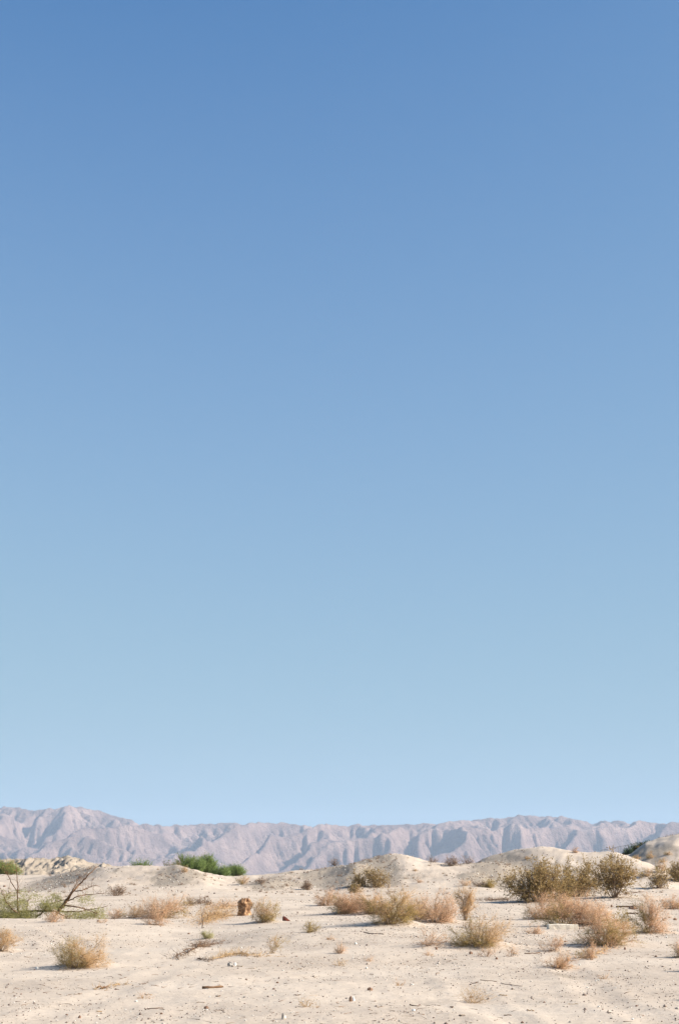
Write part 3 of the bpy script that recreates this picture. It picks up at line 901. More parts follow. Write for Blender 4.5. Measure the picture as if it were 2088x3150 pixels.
dry(1082, 1122, 2680, 2728, 'olive-brown bush on the shaded flank of the round mound', CREO, 0.8, n_leaf=900, leaf=0.09, name='creosote_bush', cat='bush')
dry(1112, 1190, 2676, 2730, 'wide olive-brown bush filling the shaded flank of the round mound', CREO, 0.7, n_leaf=1600, leaf=0.09, name='creosote_bush', cat='bush')
dry(1072, 1108, 2722, 2746, 'low rust-brown bush at the foot of the wide flank bush', (M_BARK, M_CREO, M_CREO), 1.0, n_leaf=500, leaf=0.08, name='low_bush', cat='bush')
dry(1486, 1518, 2704, 2731, 'golden olive bush on pale sand beside the large spreading creosote', (M_STEM, M_OLIVE, M_OLIVE), 1.2, n_leaf=600, leaf=0.07, name='golden_bush', cat='bush')
dry(1452, 1494, 2712, 2727, 'low dark brush beside the golden olive bush', WEED, 1.0, name='low_brush', cat='brush')
dry(1412, 1450, 2706, 2724, 'faint pink tuft beside the low dark brush', PINK, 0.6)
dry(1368, 1412, 2636, 2662, 'dark twiggy bush in the saddle between two mounds', WEED, 0.8, n_leaf=300, leaf=0.08, name='saddle_bush', cat='bush')
dry(1418, 1456, 2634, 2657, 'purplish bare bush in the saddle, on the side of the higher mound', WEED, 0.45, name='saddle_bush', cat='bush')
dry(1308, 1346, 2636, 2653, 'faint bare bush on the slope down from the round mound', WEED, 0.35, name='slope_bush', cat='bush')
dry(1758, 1778, 2606, 2624, 'small reddish sapling on the crest of the highest mound', (M_BARK, M_DRY, M_DRY), 0.9, name='crest_sapling', cat='sapling')
dry(1275, 1300, 2702, 2716, 'pale pink tuft on the sunny slope of the round mound', PINK, 0.5)
dry(1268, 1285, 2674, 2681, 'tiny tan tuft high on the sunny slope of the round mound', TAN, 0.9)
dry(1612, 1632, 2633, 2643, 'tiny tan tuft high on the highest mound', TAN, 0.9)

# creosotes
def creosote(l, r_, top, base, label, seed, n_tw, n_leaf, lean=0.0, ns=30, leaf=0.085, mats=CREO, **kw):
    x, y, z = hit((l + r_) / 2 - lean * (r_ - l) * 0.6, base)
    w = (r_ - l) / FPX * y; h = (base - top) / FPX * y
    a = dict(tw_len=0.24, tw_r=0.006, stem_r=0.016, up=1.1, bare=0.15, n_sec=11, thmax=84, litter=220, rnd=0.6)
    a.update(kw)
    return shrub('creosote_bush', label, 'bush', (x, y, z), w, h, seed, mats, None, lean, ns=ns, n_tw=n_tw, n_leaf=n_leaf, leaf=leaf, **a)


creosote(1560, 1760, 2655, 2774, 'large spreading brown creosote with upright stems and long shadow', 501, 4200, 9000, 0.12)
creosote(1690, 1850, 2656, 2758, 'dense olive-brown creosote grown into the large spreading one', 502, 4200, 8500, 0.08)
creosote(1822, 1962, 2630, 2762, 'sparse tall creosote showing light stems at its foot', 503, 2400, 6000, 0.05, bare=0.30, thmax=62)
creosote(1992, 2062, 2668, 2732, 'thin grey-stemmed creosote on the slope next to the tall sparse one', 504, 900, 1300, 0.05, ns=20)
creosote(2050, 2120, 2650, 2712, 'brown creosote uphill of the thin grey-stemmed one', 505, 1300, 2400, 0)
for l, r_, t_, b_, s in [(1965, 2005, 2672, 2697, 1), (2010, 2050, 2652, 2686, 2), (1930, 1962, 2674, 2694, 3), (2060, 2100, 2676, 2702, 4)]:
    dry(l, r_, t_, b_, 'orange-brown brush tuft on the slope behind the creosotes', TAN, 0.9, 0.35, name='slope_brush', cat='brush', group='orange brush on the creosote slope')
for l, r_, t_, b_ in [(1985, 2010, 2622, 2640), (2025, 2050, 2640, 2652), (1940, 1968, 2632, 2642), (2040, 2066, 2620, 2630)]:
    dry(l, r_, t_, b_, 'small dry tuft on the fenced hillside', TAN, 0.8, 0.3, name='hillside_tuft', cat='brush', group='tufts on the fenced hillside')


# green growth behind the crests
def behind(l, r_, top, dist, label, name, seed, mats, n_tw, n_leaf, cat='shrub', sink=0.0, **kw):
    px = (l + r_) / 2
    x = float(tan_of(px)) * dist
    z = gh(x, dist)
    ztop = EYE + float(slope_of(top)) * dist
    w = (r_ - l) / FPX * dist
    a = dict(tw_len=0.45, tw_r=0.012, stem_r=0.025, up=1.3, bare=0.2, ns=30, n_sec=8, leaf=0.10, thmax=70, rnd=0.32)
    a.update(kw)
    return shrub(name, label, cat, (x, dist, z - sink), w, max(0.5, ztop - z + sink), seed, mats, None, 0, n_tw=n_tw, n_leaf=n_leaf, **a)


GR = (M_STEM, M_GREEN, M_GREEN)
behind(542, 622, 2633, 134, 'tall bright green tamarisk behind the flat-topped sand mound', 'tamarisk_bush', 601, GR, 6500, 4000)
behind(606, 668, 2637, 137, 'shorter green tamarisk touching the tall one, with a yellowish foot', 'tamarisk_bush', 602, GR, 4500, 3000)
behind(655, 705, 2676, 132, 'low green tamarisk sprouting past the slope of the flat-topped mound', 'tamarisk_bush', 603, GR, 1800, 1200)
behind(694, 752, 2677, 142, 'small green tamarisk in the gap between the flat-topped and round mounds', 'tamarisk_bush', 604, GR, 2200, 1500)
behind(402, 464, 2654, 133, 'green bush tops just peeping over the crest of the flat-topped mound', 'tamarisk_bush', 605, GR, 1800, 1500)
behind(500, 548, 2655, 131, 'thin dark green fringe beside the tall tamarisk', 'tamarisk_bush', 606, (M_STEM, M_BROWN, M_GREEN), 800, 900)
behind(-60, 60, 2660, 150, 'dense dark green shrub in front of the eroded badland hill', 'green_shrub', 607, (M_STEM, M_GREEN, M_OLIVE), 6000, 5000)
DG = (M_BARK, M_DGREEN, M_DGREEN)


def right_green(l, r_, top, base, label, seed, mats=DG, name='green_shrub', **kw):
    y = 190.0; x = float(tan_of((l + r_) / 2)) * y; z = gh(x, y)
    w = (r_ - l) / FPX * y; h = max(0.5, EYE + float(slope_of(top - 2)) * y - z)
    a = dict(tw_len=0.35, tw_r=0.014, stem_r=0.03, up=0.6, ns=24, n_sec=7, leaf=0.16, thmax=80, n_tw=900, n_leaf=1800, bare=0.15)
    a.update(kw)
    return shrub(name, label, 'shrub', (x, y, z), w, h, seed, mats, None, 0, **a)


right_green(1925, 1975, 2598, 2628, 'dark green rounded shrub by the fence on the fenced hillside', 701)
right_green(1962, 1980, 2596, 2622, 'narrow dark green shrub between the rounded and the olive fence shrubs', 706)
right_green(1978, 2004, 2589, 2612, 'olive-green shrub with drooping fronds on the fenced hillside', 702, (M_BARK, M_OLIVE, M_DGREEN))
right_green(2000, 2034, 2592, 2610, 'low dark green shrub next to the drooping olive one', 703)
right_green(2028, 2056, 2583, 2598, 'small dark green shrub highest of the hillside row', 704)
right_green(1918, 1936, 2612, 2628, 'tiny dark green shrub at the downhill end of the hillside row', 705, n_tw=500, n_leaf=900)
right_green(1950, 1990, 2606, 2630, 'yellow-brown dead shrub at the foot of the dark green shrubs', 707, (M_BARK, M_TAN, M_OLIVE), n_leaf=400)
right_green(2062, 2100, 2568, 2586, 'bare dark bush on the shoulder of the fenced hill', 708, (M_BARK, M_BROWN, M_BROWN), n_leaf=200)


# ------------------------------------------------------------------ feathery green tree with its leaning dead limb
def feathery_tree():
    s0 = 350 / 1568.0
    y0 = 53.5
    # zoom-picture points converted to a real plane of the tree, each limb set off in depth
    def pt(zx, zy, dy=0.0):
        px, py = zx * s0, 2620 + zy * s0
        y = y0 + dy
        return np.array([float(tan_of(px, py)) * y, y, EYE + float(slope_of(py)) * y])
    base = pt(400, 985)
    base[2] = gh(base[0], base[1])
    root = thing('feathery_tree', 'low feathery green desert tree with bare brown limbs leaning over the sand', 'tree', tuple(base))
    rs = np.random.RandomState(77)
    limbs = [
        ([(330, 1010), (265, 870), (250, 750), (246, 600), (252, 480), (235, 330), (225, 165)], 0.034, 0.006, 0.0, 'reddish upright bare stem'),
        ([(244, 545), (160, 420), (105, 310), (40, 190)], 0.014, 0.004, 0.1, None),
        ([(262, 860), (170, 790), (90, 680), (30, 560)], 0.022, 0.006, -0.4, None),
        ([(780, 862), (930, 670), (1000, 545), (1110, 445), (1210, 330), (1345, 200)], 0.052, 0.007, -0.3, 'thick dead limb leaning up and out'),
        ([(1005, 545), (1130, 535), (1230, 495), (1325, 458)], 0.018, 0.006, -0.5, None),
        ([(935, 680), (1060, 620), (1200, 590), (1430, 575)], 0.02, 0.005, -0.1, None),
        ([(950, 610), (1040, 470), (1105, 335)], 0.016, 0.005, 0.2, None),
        ([(890, 740), (1090, 765), (1210, 800), (1345, 855)], 0.022, 0.006, -0.6, None),
        ([(-60, 945), (150, 868), (290, 832), (420, 822), (600, 812), (850, 822), (1100, 828), (1220, 800), (1490, 745)], 0.042, 0.007, 0.3, 'long crooked limb lying flat above the sand'),
        ([(455, 1010), (510, 890), (575, 848), (640, 800)], 0.034, 0.016, 0.1, None),
        ([(820, 850), (905, 895), (955, 945)], 0.016, 0.006, -0.5, None),
        ([(330, 1000), (200, 968), (130, 950), (60, 900)], 0.026, 0.008, 0.4, None),
        ([(600, 812), (680, 730), (800, 690), (920, 650)], 0.022, 0.006, 0.6, None),
        ([(330, 1010), (370, 850), (380, 740), (400, 640)], 0.02, 0.005, 0.5, None),
    ]
    allp = []
    for pts, r0, r1, dy, lab in limbs:
        P = np.array([pt(a, b, dy + 0.15 * math.sin(3.1 * i + r0 * 90)) for i, (a, b) in enumerate(pts)]) - base
        # resample and roughen
        u = np.linspace(0, len(P) - 1, 4 * len(P))
        Q = np.stack([np.interp(u, np.arange(len(P)), P[:, k]) for k in range(3)], 1)
        Q[1:-1] += rs.normal(size=(len(Q) - 2, 3)) * 0.008
        v, f, t = tube_geo(Q, 1.25 * np.linspace(r0, r1, len(Q)) * rs.uniform(.85, 1.15, len(Q)), 6)
        o = link('limb', new_mesh('limb', v, f, np.clip(rs.normal(.5, .2, len(v)), 0, 1)), M_BARK, root)
        if lab:
            o['label'] = lab
        allp.append(Q)
    # thin side twigs
    G = []
    for Q in allp:
        n = 26
        k = rs.randint(len(Q) // 3, len(Q), n)
        G.append(twigs_geo(Q[k], rs.normal(size=(n, 3)) * 0.8 + np.array([0.3, 0, 0.5]), rs.uniform(.12, .6, n), np.full(n, 0.006), rs.uniform(.3, .9, n)))
    v, f, t = merge(G)
    link('side_twigs', new_mesh('side_twigs', v, f, t), M_BARK, root)['kind'] = 'stuff'
    # leaf sprays, clump by clump
    clumps = [(60, 880, 150, 110, 1.0), (180, 900, 150, 80, 1.1), (330, 900, 120, 100, 1.0), (120, 720, 120, 110, .6), (300, 720, 110, 90, .6), (380, 610, 50, 45, .35),
              (640, 760, 130, 70, .9), (780, 720, 110, 90, 1.1), (760, 620, 80, 55, .5), (530, 690, 60, 70, .35), (520, 620, 50, 40, .25), (430, 900, 100, 90, .8), (1190, 690, 90, 60, .7),
              (1010, 890, 110, 50, .8), (1180, 890, 130, 55, .9), (1340, 880, 110, 60, .8), (1410, 800, 70, 50, .4), (290, 560, 60, 50, .2), (150, 620, 60, 60, .25), (20, 700, 60, 110, .6), (900, 820, 70, 60, .3)]
    TP, TD, TL = [], [], []
    for cx, cy, rx, ry, dn in clumps:
        n = int(520 * dn * (rx * ry) / 9000)
        for _ in range(max(3, n // 22)):
            a = rs.normal(size=2) * 0.5
            c = pt(cx + a[0] * rx, cy + a[1] * ry, rs.normal() * 0.35) - base
            m = 22
            TP.append(c + rs.normal(size=(m, 3)) * np.array([0.13, 0.13, 0.06]))
            TD.append(unit(rs.normal(size=(m, 3)) * np.array([1, 1, 0.6]) + np.array([rs.normal() * .6, 0, 0.35])))
            TL.append(rs.uniform(0.06, 0.2, m))
    TP, TD, TL = np.concatenate(TP), np.concatenate(TD), np.concatenate(TL)
    n = len(TP)
    geo = [twigs_geo(TP, TD, TL, np.full(n, 0.0035), np.clip(rs.normal(.45, .2, n), 0, 1))]
    k = np.repeat(np.arange(n), 5)
    a = TP[k] + TD[k] * (TL[k] * rs.uniform(0, 1, len(k)))[:, None]
    geo.append(leaves_geo(a, TD[k] + rs.normal(size=(len(k), 3)), rs.uniform(.02, .045, len(k)), rs.uniform(.008, .016, len(k)), np.clip(rs.normal(.5, .25, len(k)), 0, 1), rs))
    v, f, t = merge(geo)
    link('foliage', new_mesh('foliage', v, f, t), M_FEATHER, root)['kind'] = 'stuff'


feathery_tree()
dry(138, 186, 2806, 2836, 'small reddish dry shrub under the feathery tree', PINK, 0.9)


# ------------------------------------------------------------------ dead brush lying about
def brush_pile(name, label, spine, n, L, mats, seed, cat='brush', r=0.004, height=0.12, sticks=6, spread=0.16):
    """spine = photo positions along the ground the brush lies on"""
    rs = np.random.RandomState(seed)
    pts = [np.array(hit(px, py)) for px, py in spine]
    base = pts[len(pts) // 2]
    root = thing(name, label, cat, tuple(base))
    P = np.array(pts)
    seg = np.linalg.norm(np.diff(P, axis=0), axis=1); cum = np.concatenate([[0], np.cumsum(seg)])

    def along(u):
        d = u * cum[-1]
        return np.stack([np.interp(d, cum, P[:, k]) for k in range(3)], 1)
    for i in range(sticks):
        a, b = sorted(rs.uniform(0, 1, 2)); b = min(1, a + max(0.25, b - a))
        q = along(np.linspace(a, b, 6)) + np.array([0, 0, 0.03]) + rs.normal(size=(6, 3)) * spread * 0.3
        q[:, 2] = ground(q[:, 0], q[:, 1]) + 0.01 + np.abs(rs.normal(size=6)) * height * 0.5
        v, f, t = tube_geo(q - base, r * 2.4 * np.linspace(1, .4, 6), 5)
        link('stick', new_mesh('stick', v, f, np.clip(rs.normal(.5, .2, len(v)), 0, 1)), mats[0], root)
    u = rs.uniform(0, 1, n)
    q = along(u) + rs.normal(size=(n, 3)) * np.array([spread, spread, 0])
    q[:, 2] = ground(q[:, 0], q[:, 1]) + np.abs(rs.normal(size=n)) * height * 0.5
    tang = unit(along(np.clip(u + .05, 0, 1)) - along(np.clip(u - .05, 0, 1)))
    D = unit(tang * rs.choice([-1, 1], n)[:, None] * 0.7 + rs.normal(size=(n, 3)) * 0.5 + np.array([0, 0, 0.28]))
    v, f, t = twigs_geo(q - base, D, L * rs.uniform(.4, 1.3, n), r * rs.uniform(.6, 1.2, n), np.clip(rs.normal(.5, .25, n), 0, 1))
    link('twigs', new_mesh('twigs', v, f, t), mats[1], root)['kind'] = 'stuff'
    return root


B = (M_BARK, M_BARK)
brush_pile('dead_branch', 'dark dead branch with curled twigs lying along a low sand hump', [(538, 2956), (570, 2938), (605, 2918), (635, 2908), (665, 2905), (700, 2903)], 700, 0.16, (M_BARK, M_BROWN), 11, 'branch', 0.004, 0.10, 7, 0.10)
brush_pile('straw_litter', 'orange straw strewn beside the dark dead branch', [(645, 2955), (690, 2945), (720, 2938), (770, 2944), (830, 2942)], 420, 0.20, (M_STRAW, M_STRAW), 12, 'straw', 0.0035, 0.05, 5, 0.10)
brush_pile('dead_brush', 'heap of dead brown brush sprawled beside the rotten stump', [(598, 2850), (625, 2846), (650, 2834), (680, 2824), (705, 2820), (728, 2815)], 1500, 0.28, (M_BARK, M_TAN), 13, 'brush', 0.005, 0.42, 9, 0.22)
brush_pile('dead_brush', 'thin pinkish dead brush lying behind the dead brown heap', [(640, 2800), (670, 2798), (700, 2794), (728, 2790)], 500, 0.30, (M_BARK, M_DRY), 14, 'brush', 0.005, 0.30, 5, 0.25)
brush_pile('fallen_twig', 'short dark twig with side shoots near the dead branch', [(606, 2952), (630, 2954), (648, 2960)], 50, 0.10, B, 15, 'twig', 0.004, 0.04, 3, 0.04)
brush_pile('twig_scrap', 'curved orange twig scrap lying on the gravelly sand', [(286, 3046), (305, 3046), (330, 3042), (350, 3034)], 60, 0.10, (M_BARK, M_STRAW), 16, 'twig', 0.004, 0.04, 3, 0.05)
brush_pile('straw_litter', 'faint straw scrap trailing off the curved orange twig', [(345, 3036), (375, 3031), (400, 3031)], 40, 0.09, (M_STRAW, M_STRAW), 17, 'straw', 0.003, 0.03, 2, 0.05)
brush_pile('creosote_litter', 'grey litter of fallen twigs in the shade beside the large spreading creosote', [(1480, 2768), (1520, 2770), (1560, 2772)], 500, 0.30, (M_BARK, M_BROWN), 18, 'twigs', 0.006, 0.08, 4, 0.5)
brush_pile('ground_branch', 'long thin branch running from the foot of the tall sparse creosote', [(1905, 2752), (1935, 2748), (1960, 2747), (1985, 2746)], 120, 0.35, (M_BARK, M_BROWN), 19, 'branch', 0.007, 0.10, 4, 0.25)
brush_pile('straw_litter', 'pinkish twigs trailing off the foot of the large mixed shrub', [(1830, 2936), (1850, 2930), (1880, 2918)], 120, 0.18, (M_STRAW, M_DRY), 20, 'straw', 0.004, 0.08, 4, 0.12)


def stick(name, label, a, b, r, mat=M_BARK, bend=0.02, seed=0, lift=None, cat='stick', group=None):
    rs = np.random.RandomState(seed)
    A, Bp = np.array(hit(*a)), np.array(hit(*b))
    mid = (A + Bp) / 2
    q = A + (Bp - A) * np.linspace(0, 1, 7)[:, None]
    q[1:-1, :2] += rs.normal(size=(5, 2)) * bend
    q[:, 2] = ground(q[:, 0], q[:, 1]) + r * 0.7 + np.abs(rs.normal(size=7)) * 0.006
    v, f, t = tube_geo(q - mid, r * rs.uniform(.65, 1.2, 7), 6)
    o = link(name, new_mesh(name, v, f, np.clip(rs.normal(.45, .2, len(v)), 0, 1)), mat)
    o.location = tuple(mid)
    return tag(o, label, cat, group)


stick('stick', 'thick brown stick lying alone on the pale sand near the grey stone', (623, 3043), (686, 3039), 0.016, seed=1)
stick('stick', 'thin dark stick on the gravel beside a lone brown stone', (447, 3109), (503, 3103), 0.007, seed=2)
stick('stick', 'long thin stick half buried by the tufts of the large mixed shrub', (1612, 2936), (1660, 2932), 0.010, seed=3)
stick('stick', 'dark curved stick lying along a ridge of gravelly sand', (1476, 3016), (1528, 3021), 0.005, seed=4)
stick('stick', 'dark crooked stick near the leaning orange twigs, next to another stick', (1540, 3027), (1606, 3036), 0.005, seed=5)
stick('stick', 'long grey stick on gravelly sand before the pink brush row', (1118, 2871), (1180, 2875), 0.011, M_STEM, seed=6)
for i in range(26):
    rs = np.random.RandomState(900 + i)
    px, py = rs.uniform(40, 2050), 2880 + 265 * rs.uniform() ** 0.8
    dx_ = rs.uniform(10, 26)
    stick('twig', 'small brown twig lying loose on the open sand', (px, py), (px + dx_, py + rs.uniform(-3, 3)), rs.uniform(.003, .006), [M_BARK, M_STRAW, M_STEM][i % 3], seed=i, cat='twig', group='loose twigs on the open sand')


# upright stick in the brush heap
def upright_stick():
    x, y, z = hit(622, 2856)
    rs = np.random.RandomState(5)
    h = (2856 - 2806) / FPX * y
    q = np.array([[0, 0, -0.05], [0.01, 0, h * .3], [-0.01, 0, h * .7], [0.0, 0, h]])
    v, f, t = tube_geo(q, np.array([.016, .014, .012, .006]), 6)
    o = link('upright_stick', new_mesh('upright_stick', v, f, np.full(len(v), .35)), M_BARK)
    o.location = (x, y, z)
    tag(o, 'short brown stick standing upright in the dead brush heap', 'stick')


upright_stick()


# ------------------------------------------------------------------ lumps: stump, rust cone, stones, slab, planks
def lump_mesh(name, seed, sx, sy, sz, amp=0.25, sub=2, flat_bottom=True, freq=1.6):
    import bmesh
    bm = bmesh.new()
    bmesh.ops.create_icosphere(bm, subdivisions=sub, radius=1)
    co = np.array([v.co[:] for v in bm.verts])
    n = 1 + amp * (fbm(co[:, 0] * freq + seed, co[:, 1] * freq + co[:, 2] * 1.3, 3)) + amp * 0.6 * fbm(co[:, 2] * freq * 1.7 - seed, co[:, 0] * freq, 2)
    co = co * n[:, None] * np.array([sx, sy, sz])
    co[:, 2] = np.where(co[:, 2] < -0.35 * sz, -0.35 * sz + (co[:, 2] + 0.35 * sz) * 0.3, co[:, 2]) if flat_bottom else co[:, 2]
    for v, c in zip(bm.verts, co):
        v.co = c
    me = bpy.data.meshes.new(name)
    bm.to_mesh(me); bm.free()
    return me


def stump():
    x, y, z = hit(752, 2816)
    k = y / FPX
    root = thing('rotten_stump', 'knobbly brown rotten stump with a dark hollow near its top', 'stump', (x, y, z))
    # body: rings of a broken column, leaning out to the right at the top
    H = 50 * k
    nz, na = 26, 40
    rs = np.random.RandomState(3)
    V = []
    for i in range(nz):
        u = i / (nz - 1)
        half = np.interp(u, [0, .1, .35, .55, .75, .9, 1], [22, 20, 17, 19, 21, 17, 9]) * k
        cx = np.interp(u, [0, .4, .7, 1], [-2, 0, 2, 1]) * k
        for j in range(na):
            a = 2 * math.pi * j / na
            n = 1 + 0.20 * float(fbm(np.array([2.5 * math.cos(a) + 7]), np.array([2.5 * math.sin(a) + u * 5.0]), 4)[0]) - 0.14 * abs(float(fbm(np.array([5 * math.cos(a) + 3]), np.array([5 * math.sin(a) + u * 7.0]), 2)[0]))
            # bitten hollow at the top right front
            d = math.hypot((math.atan2(math.sin(a + 0.9), math.cos(a + 0.9))) / 0.34, (u - 0.84) / 0.10)
            n *= 1 - 0.85 * math.exp(-d * d)
            V.append((cx + math.cos(a) * half * n, math.sin(a) * half * 0.8 * n, u * H - 0.03 + 0.02 * math.sin(a * 5) * u))
    F = []
    for i in range(nz - 1):
        for j in range(na):
            F.append((i * na + j, i * na + (j + 1) % na, (i + 1) * na + (j + 1) % na, (i + 1) * na + j))
    link('wood', new_mesh('wood', V, F, None, True), M_STUMP, root)
    top = [V[(nz - 1) * na + j] for j in range(na)]
    c = np.mean(top, 0) - np.array([0, 0, 0.03])
    link('broken_top', new_mesh('broken_top', [tuple(c)] + top, [(0, 1 + j, 1 + (j + 1) % na) for j in range(na)]), M_STUMP, root)
    # bark splinters
    n = 260
    a = rs.uniform(0, 2 * math.pi, n); u = rs.uniform(0, 1, n)
    half = np.interp(u, [0, .35, .75, 1], [19, 16, 18, 8]) * k
    P = np.stack([np.cos(a) * half, np.sin(a) * half * .8, u * H], 1)
    D = np.stack([np.cos(a) * .7, np.sin(a) * .7, rs.normal(size=n) * .8], 1)
    v, f, t = twigs_geo(P, D, rs.uniform(.02, .07, n), rs.uniform(.006, .014, n), rs.uniform(0, 1, n))
    link('bark_splinters', new_mesh('bark_splinters', v, f, t), M_BARK, root)['kind'] = 'stuff'
    # curl of bark at the side
    q = np.array([[14, 0, 40], [20, -2, 36], [23, -2, 28], [20, -2, 20], [15, -1, 15]]) * k
    v, f, t = tube_geo(q, np.array([.012, .018, .02, .018, .01]), 6)
    link('bark_curl', new_mesh('bark_curl', v, f, t), M_BARK, root)


stump()
stick('stick', 'thin dark stick lying level behind the dead brush, reaching the stump', (692, 2788), (733, 2788), 0.016, seed=31)


def rust_cone():
    x, y, z = hit(880, 2833)
    k = y / FPX
    # bell-shaped lump lying on its side, wide end left, tip right
    prof = [(-10.5, 5.2), (-9.5, 7.6), (-6, 8.2), (-2, 7.6), (3, 5.2), (8, 2.6), (12, 1.0), (13.5, 0.3)]
    na = 24
    V, F = [], []
    for i, (px, r) in enumerate(prof):
        for j in range(na):
            a = 2 * math.pi * j / na
            rr = r * (1 + 0.05 * math.sin(3 * a + i))
            V.append((px * k, math.cos(a) * rr * k, (math.sin(a) * rr + 6.2 - 0.28 * (px + 10)) * k))
    for i in range(len(prof) - 1):
        for j in range(na):
            F.append((i * na + j, i * na + (j + 1) % na, (i + 1) * na + (j + 1) % na, (i + 1) * na + j))
    root = thing('rusted_cone', 'small dark red rusted cone lying on its side on the sand', 'debris', (x, y, z))
    link('shell', new_mesh('shell', V, F, None, True), M_RUST, root)
    # dished closed end
    ring = V[:na]
    c = np.mean(ring, 0) + np.array([0.02, 0, 0])
    link('end_cap', new_mesh('end_cap', [tuple(c)] + ring, [(0, 1 + (j + 1) % na, 1 + j) for j in range(na)]), M_RUST, root)


rust_cone()


def stone(px, py, wpx, hpx, label, mat, seed, group=None, name='stone', amp=0.22):
    x, y, z = hit(px, py)
    k = y / FPX
    sx, sz = wpx * k / 2, hpx * k / 1.5
    me = lump_mesh(name, seed, sx, sx * 0.85, sz, amp)
    o = link(name, me, mat)
    o.location = (x, y, z + 0.32 * sz)
    return tag(o, label, 'stone', group)


stone(709, 2973, 18, 15, 'grey stone with a flat dark face beside a chalky one', M_STONE, 1)
stone(723, 2972, 9, 12, 'white chalky stone leaning on the grey stone', M_WHITE, 2)
stone(1078, 3082, 11, 17, 'upright dark brown stone with a shadow streak on open sand', M_BRNSTONE, 3)
stone(1087, 3080, 9, 14, 'white stone touching the upright dark brown stone', M_WHITE, 4)
stone(871, 3138, 9, 22, 'upright grey stone chip standing in the gravel', M_STONE, 5)
stone(876, 3135, 6, 12, 'pale chip next to the upright grey stone chip', M_WHITE, 6)
stone(246, 3133, 9, 9, 'lone dark brown stone near the thin dark stick', M_BRNSTONE, 7)
stone(114, 2981, 8, 7, 'white pebble in the shadow of the olive and straw shrub', M_WHITE, 8)
stone(1138, 3047, 16, 10, 'rust-red stone lump on the pale sand', M_BRNSTONE, 9)
stone(1447, 2935, 11, 9, 'dark red-brown stone under the rounded grey and olive shrub', M_BRNSTONE, 10)
stone(1527, 2952, 8, 7, 'dark stone on the sand near the faint pink tuft', M_BRNSTONE, 11)
stone(1342, 2921, 8, 8, 'dark brown pointed stone near the wispy pink shrub', M_BRNSTONE, 12)
stone(2016, 2944, 8, 6, 'small dark stone near the shrub with a thin shadow', M_BRNSTONE, 13)
stone(1921, 2922, 7, 8, 'dark chip standing beside the large mixed shrub', M_BRNSTONE, 14)
stone(2075, 2831, 10, 8, 'dark stone on bare sand beside the tall pink shrub', M_BRNSTONE, 15)
stone(1272, 3111, 10, 8, 'white pebble next to gravel on the open sand', M_WHITE, 16)
stone(581, 2874, 8, 5, 'small dark red stone by the round grey-green shrub', M_BRNSTONE, 17)
stone(635, 3104, 14, 9, 'orange-brown stone on the sand near the thick brown stick', M_BRNSTONE, 18)
stone(1880, 2791, 6, 8, 'dark stone next to the long dark plank', M_BRNSTONE, 19)
stone(1944, 2797, 24, 12, 'dark lump of debris at the end of the long dark plank', M_BRNSTONE, 20, name='debris_lump')
stone(492, 2820, 8, 6, 'dark stone lying at the edge of the wide peach shrub', M_BRNSTONE, 21)
stone(303, 2835, 8, 5, 'small dark stone in front of the feathery tree foliage', M_BRNSTONE, 22)
stone(15, 2728, 9, 5, 'dark stone on the pale slope behind the feathery tree', M_BRNSTONE, 23)
# loose stones that only their place tells apart
protos = {}
for kind, mat in (('brown', M_BRNSTONE), ('grey', M_STONE), ('white', M_WHITE)):
    protos[kind] = []
    for i in range(4):
        me = lump_mesh('loose_stone', 40 + i * 7, 1, 0.85, 0.62, 0.28, 1)
        me.materials.append(mat); protos[kind].append(me)
rs = np.random.RandomState(21)
LAB = {'brown': 'small loose brown stone on the open sand', 'grey': 'small loose grey stone on the open sand', 'white': 'small loose white stone on the open sand'}
for i in range(110):
    kind = ['brown', 'brown', 'brown', 'grey', 'grey', 'grey', 'white'][rs.randint(7)]
    y = 15.8 + 26 * rs.uniform() ** 1.5
    x = rs.uniform(-0.25, 0.25) * y
    s = rs.uniform(0.010, 0.022) * (1.25 if rs.uniform() < 0.2 else 1)
    me = protos[kind][rs.randint(4)]
    o = link('loose_stone', me)
    o.scale = (s, s, s * rs.uniform(.8, 1.3)); o.rotation_euler = (0, 0, rs.uniform(0, 6.3))
    o.location = (x, y, gh(x, y) + 0.2 * s)
    tag(o, LAB[kind], 'stone', 'loose %s stones on the open sand' % kind)


def slab(label, l, r_, top, base, mat, name, cat, depth, rz=0.0, chips=0.004):
    import bmesh
    x, y, z = hit((l + r_) / 2, base)
    k = y / FPX
    bm = bmesh.new()
    bmesh.ops.create_cube(bm, size=1)
    bmesh.ops.scale(bm, vec=((r_ - l) * k, depth, (base - top) * k + 0.03), verts=bm.verts)
    bmesh.ops.bevel(bm, geom=list(bm.edges), offset=min(0.012, (base - top) * k * 0.2), segments=2, affect='EDGES')
    bmesh.ops.subdivide_edges(bm, edges=[e for e in bm.edges if e.calc_length() > 0.25], cuts=6, use_grid_fill=True)
    rs = np.random.RandomState(int(l))
    for v in bm.verts:
        v.co += Vector(rs.normal(size=3) * chips)
    me = bpy.data.meshes.new(name); bm.to_mesh(me); bm.free()
    o = link(name, me, mat)
    o.location = (x, y + depth * 0.5, z + ((base - top) * k - 0.03) / 2); o.rotation_euler = (0, 0, rz)
    return tag(o, label, cat)


slab('pale concrete slab lying flat on the sand among pink shrubs', 1688, 1776, 2845, 2859, M_CONCRETE, 'concrete_slab', 'slab', 0.32, 0.04)
slab('long dark weathered plank lying on the sand near the tall pink shrub', 1896, 1946, 2787, 2791, M_PLANK, 'plank', 'plank', 0.14, 0.03)
slab('grey board lying behind the tall pink shrub', 1924, 1962, 2808, 2812, M_STEM, 'plank', 'plank', 0.12, -0.03)


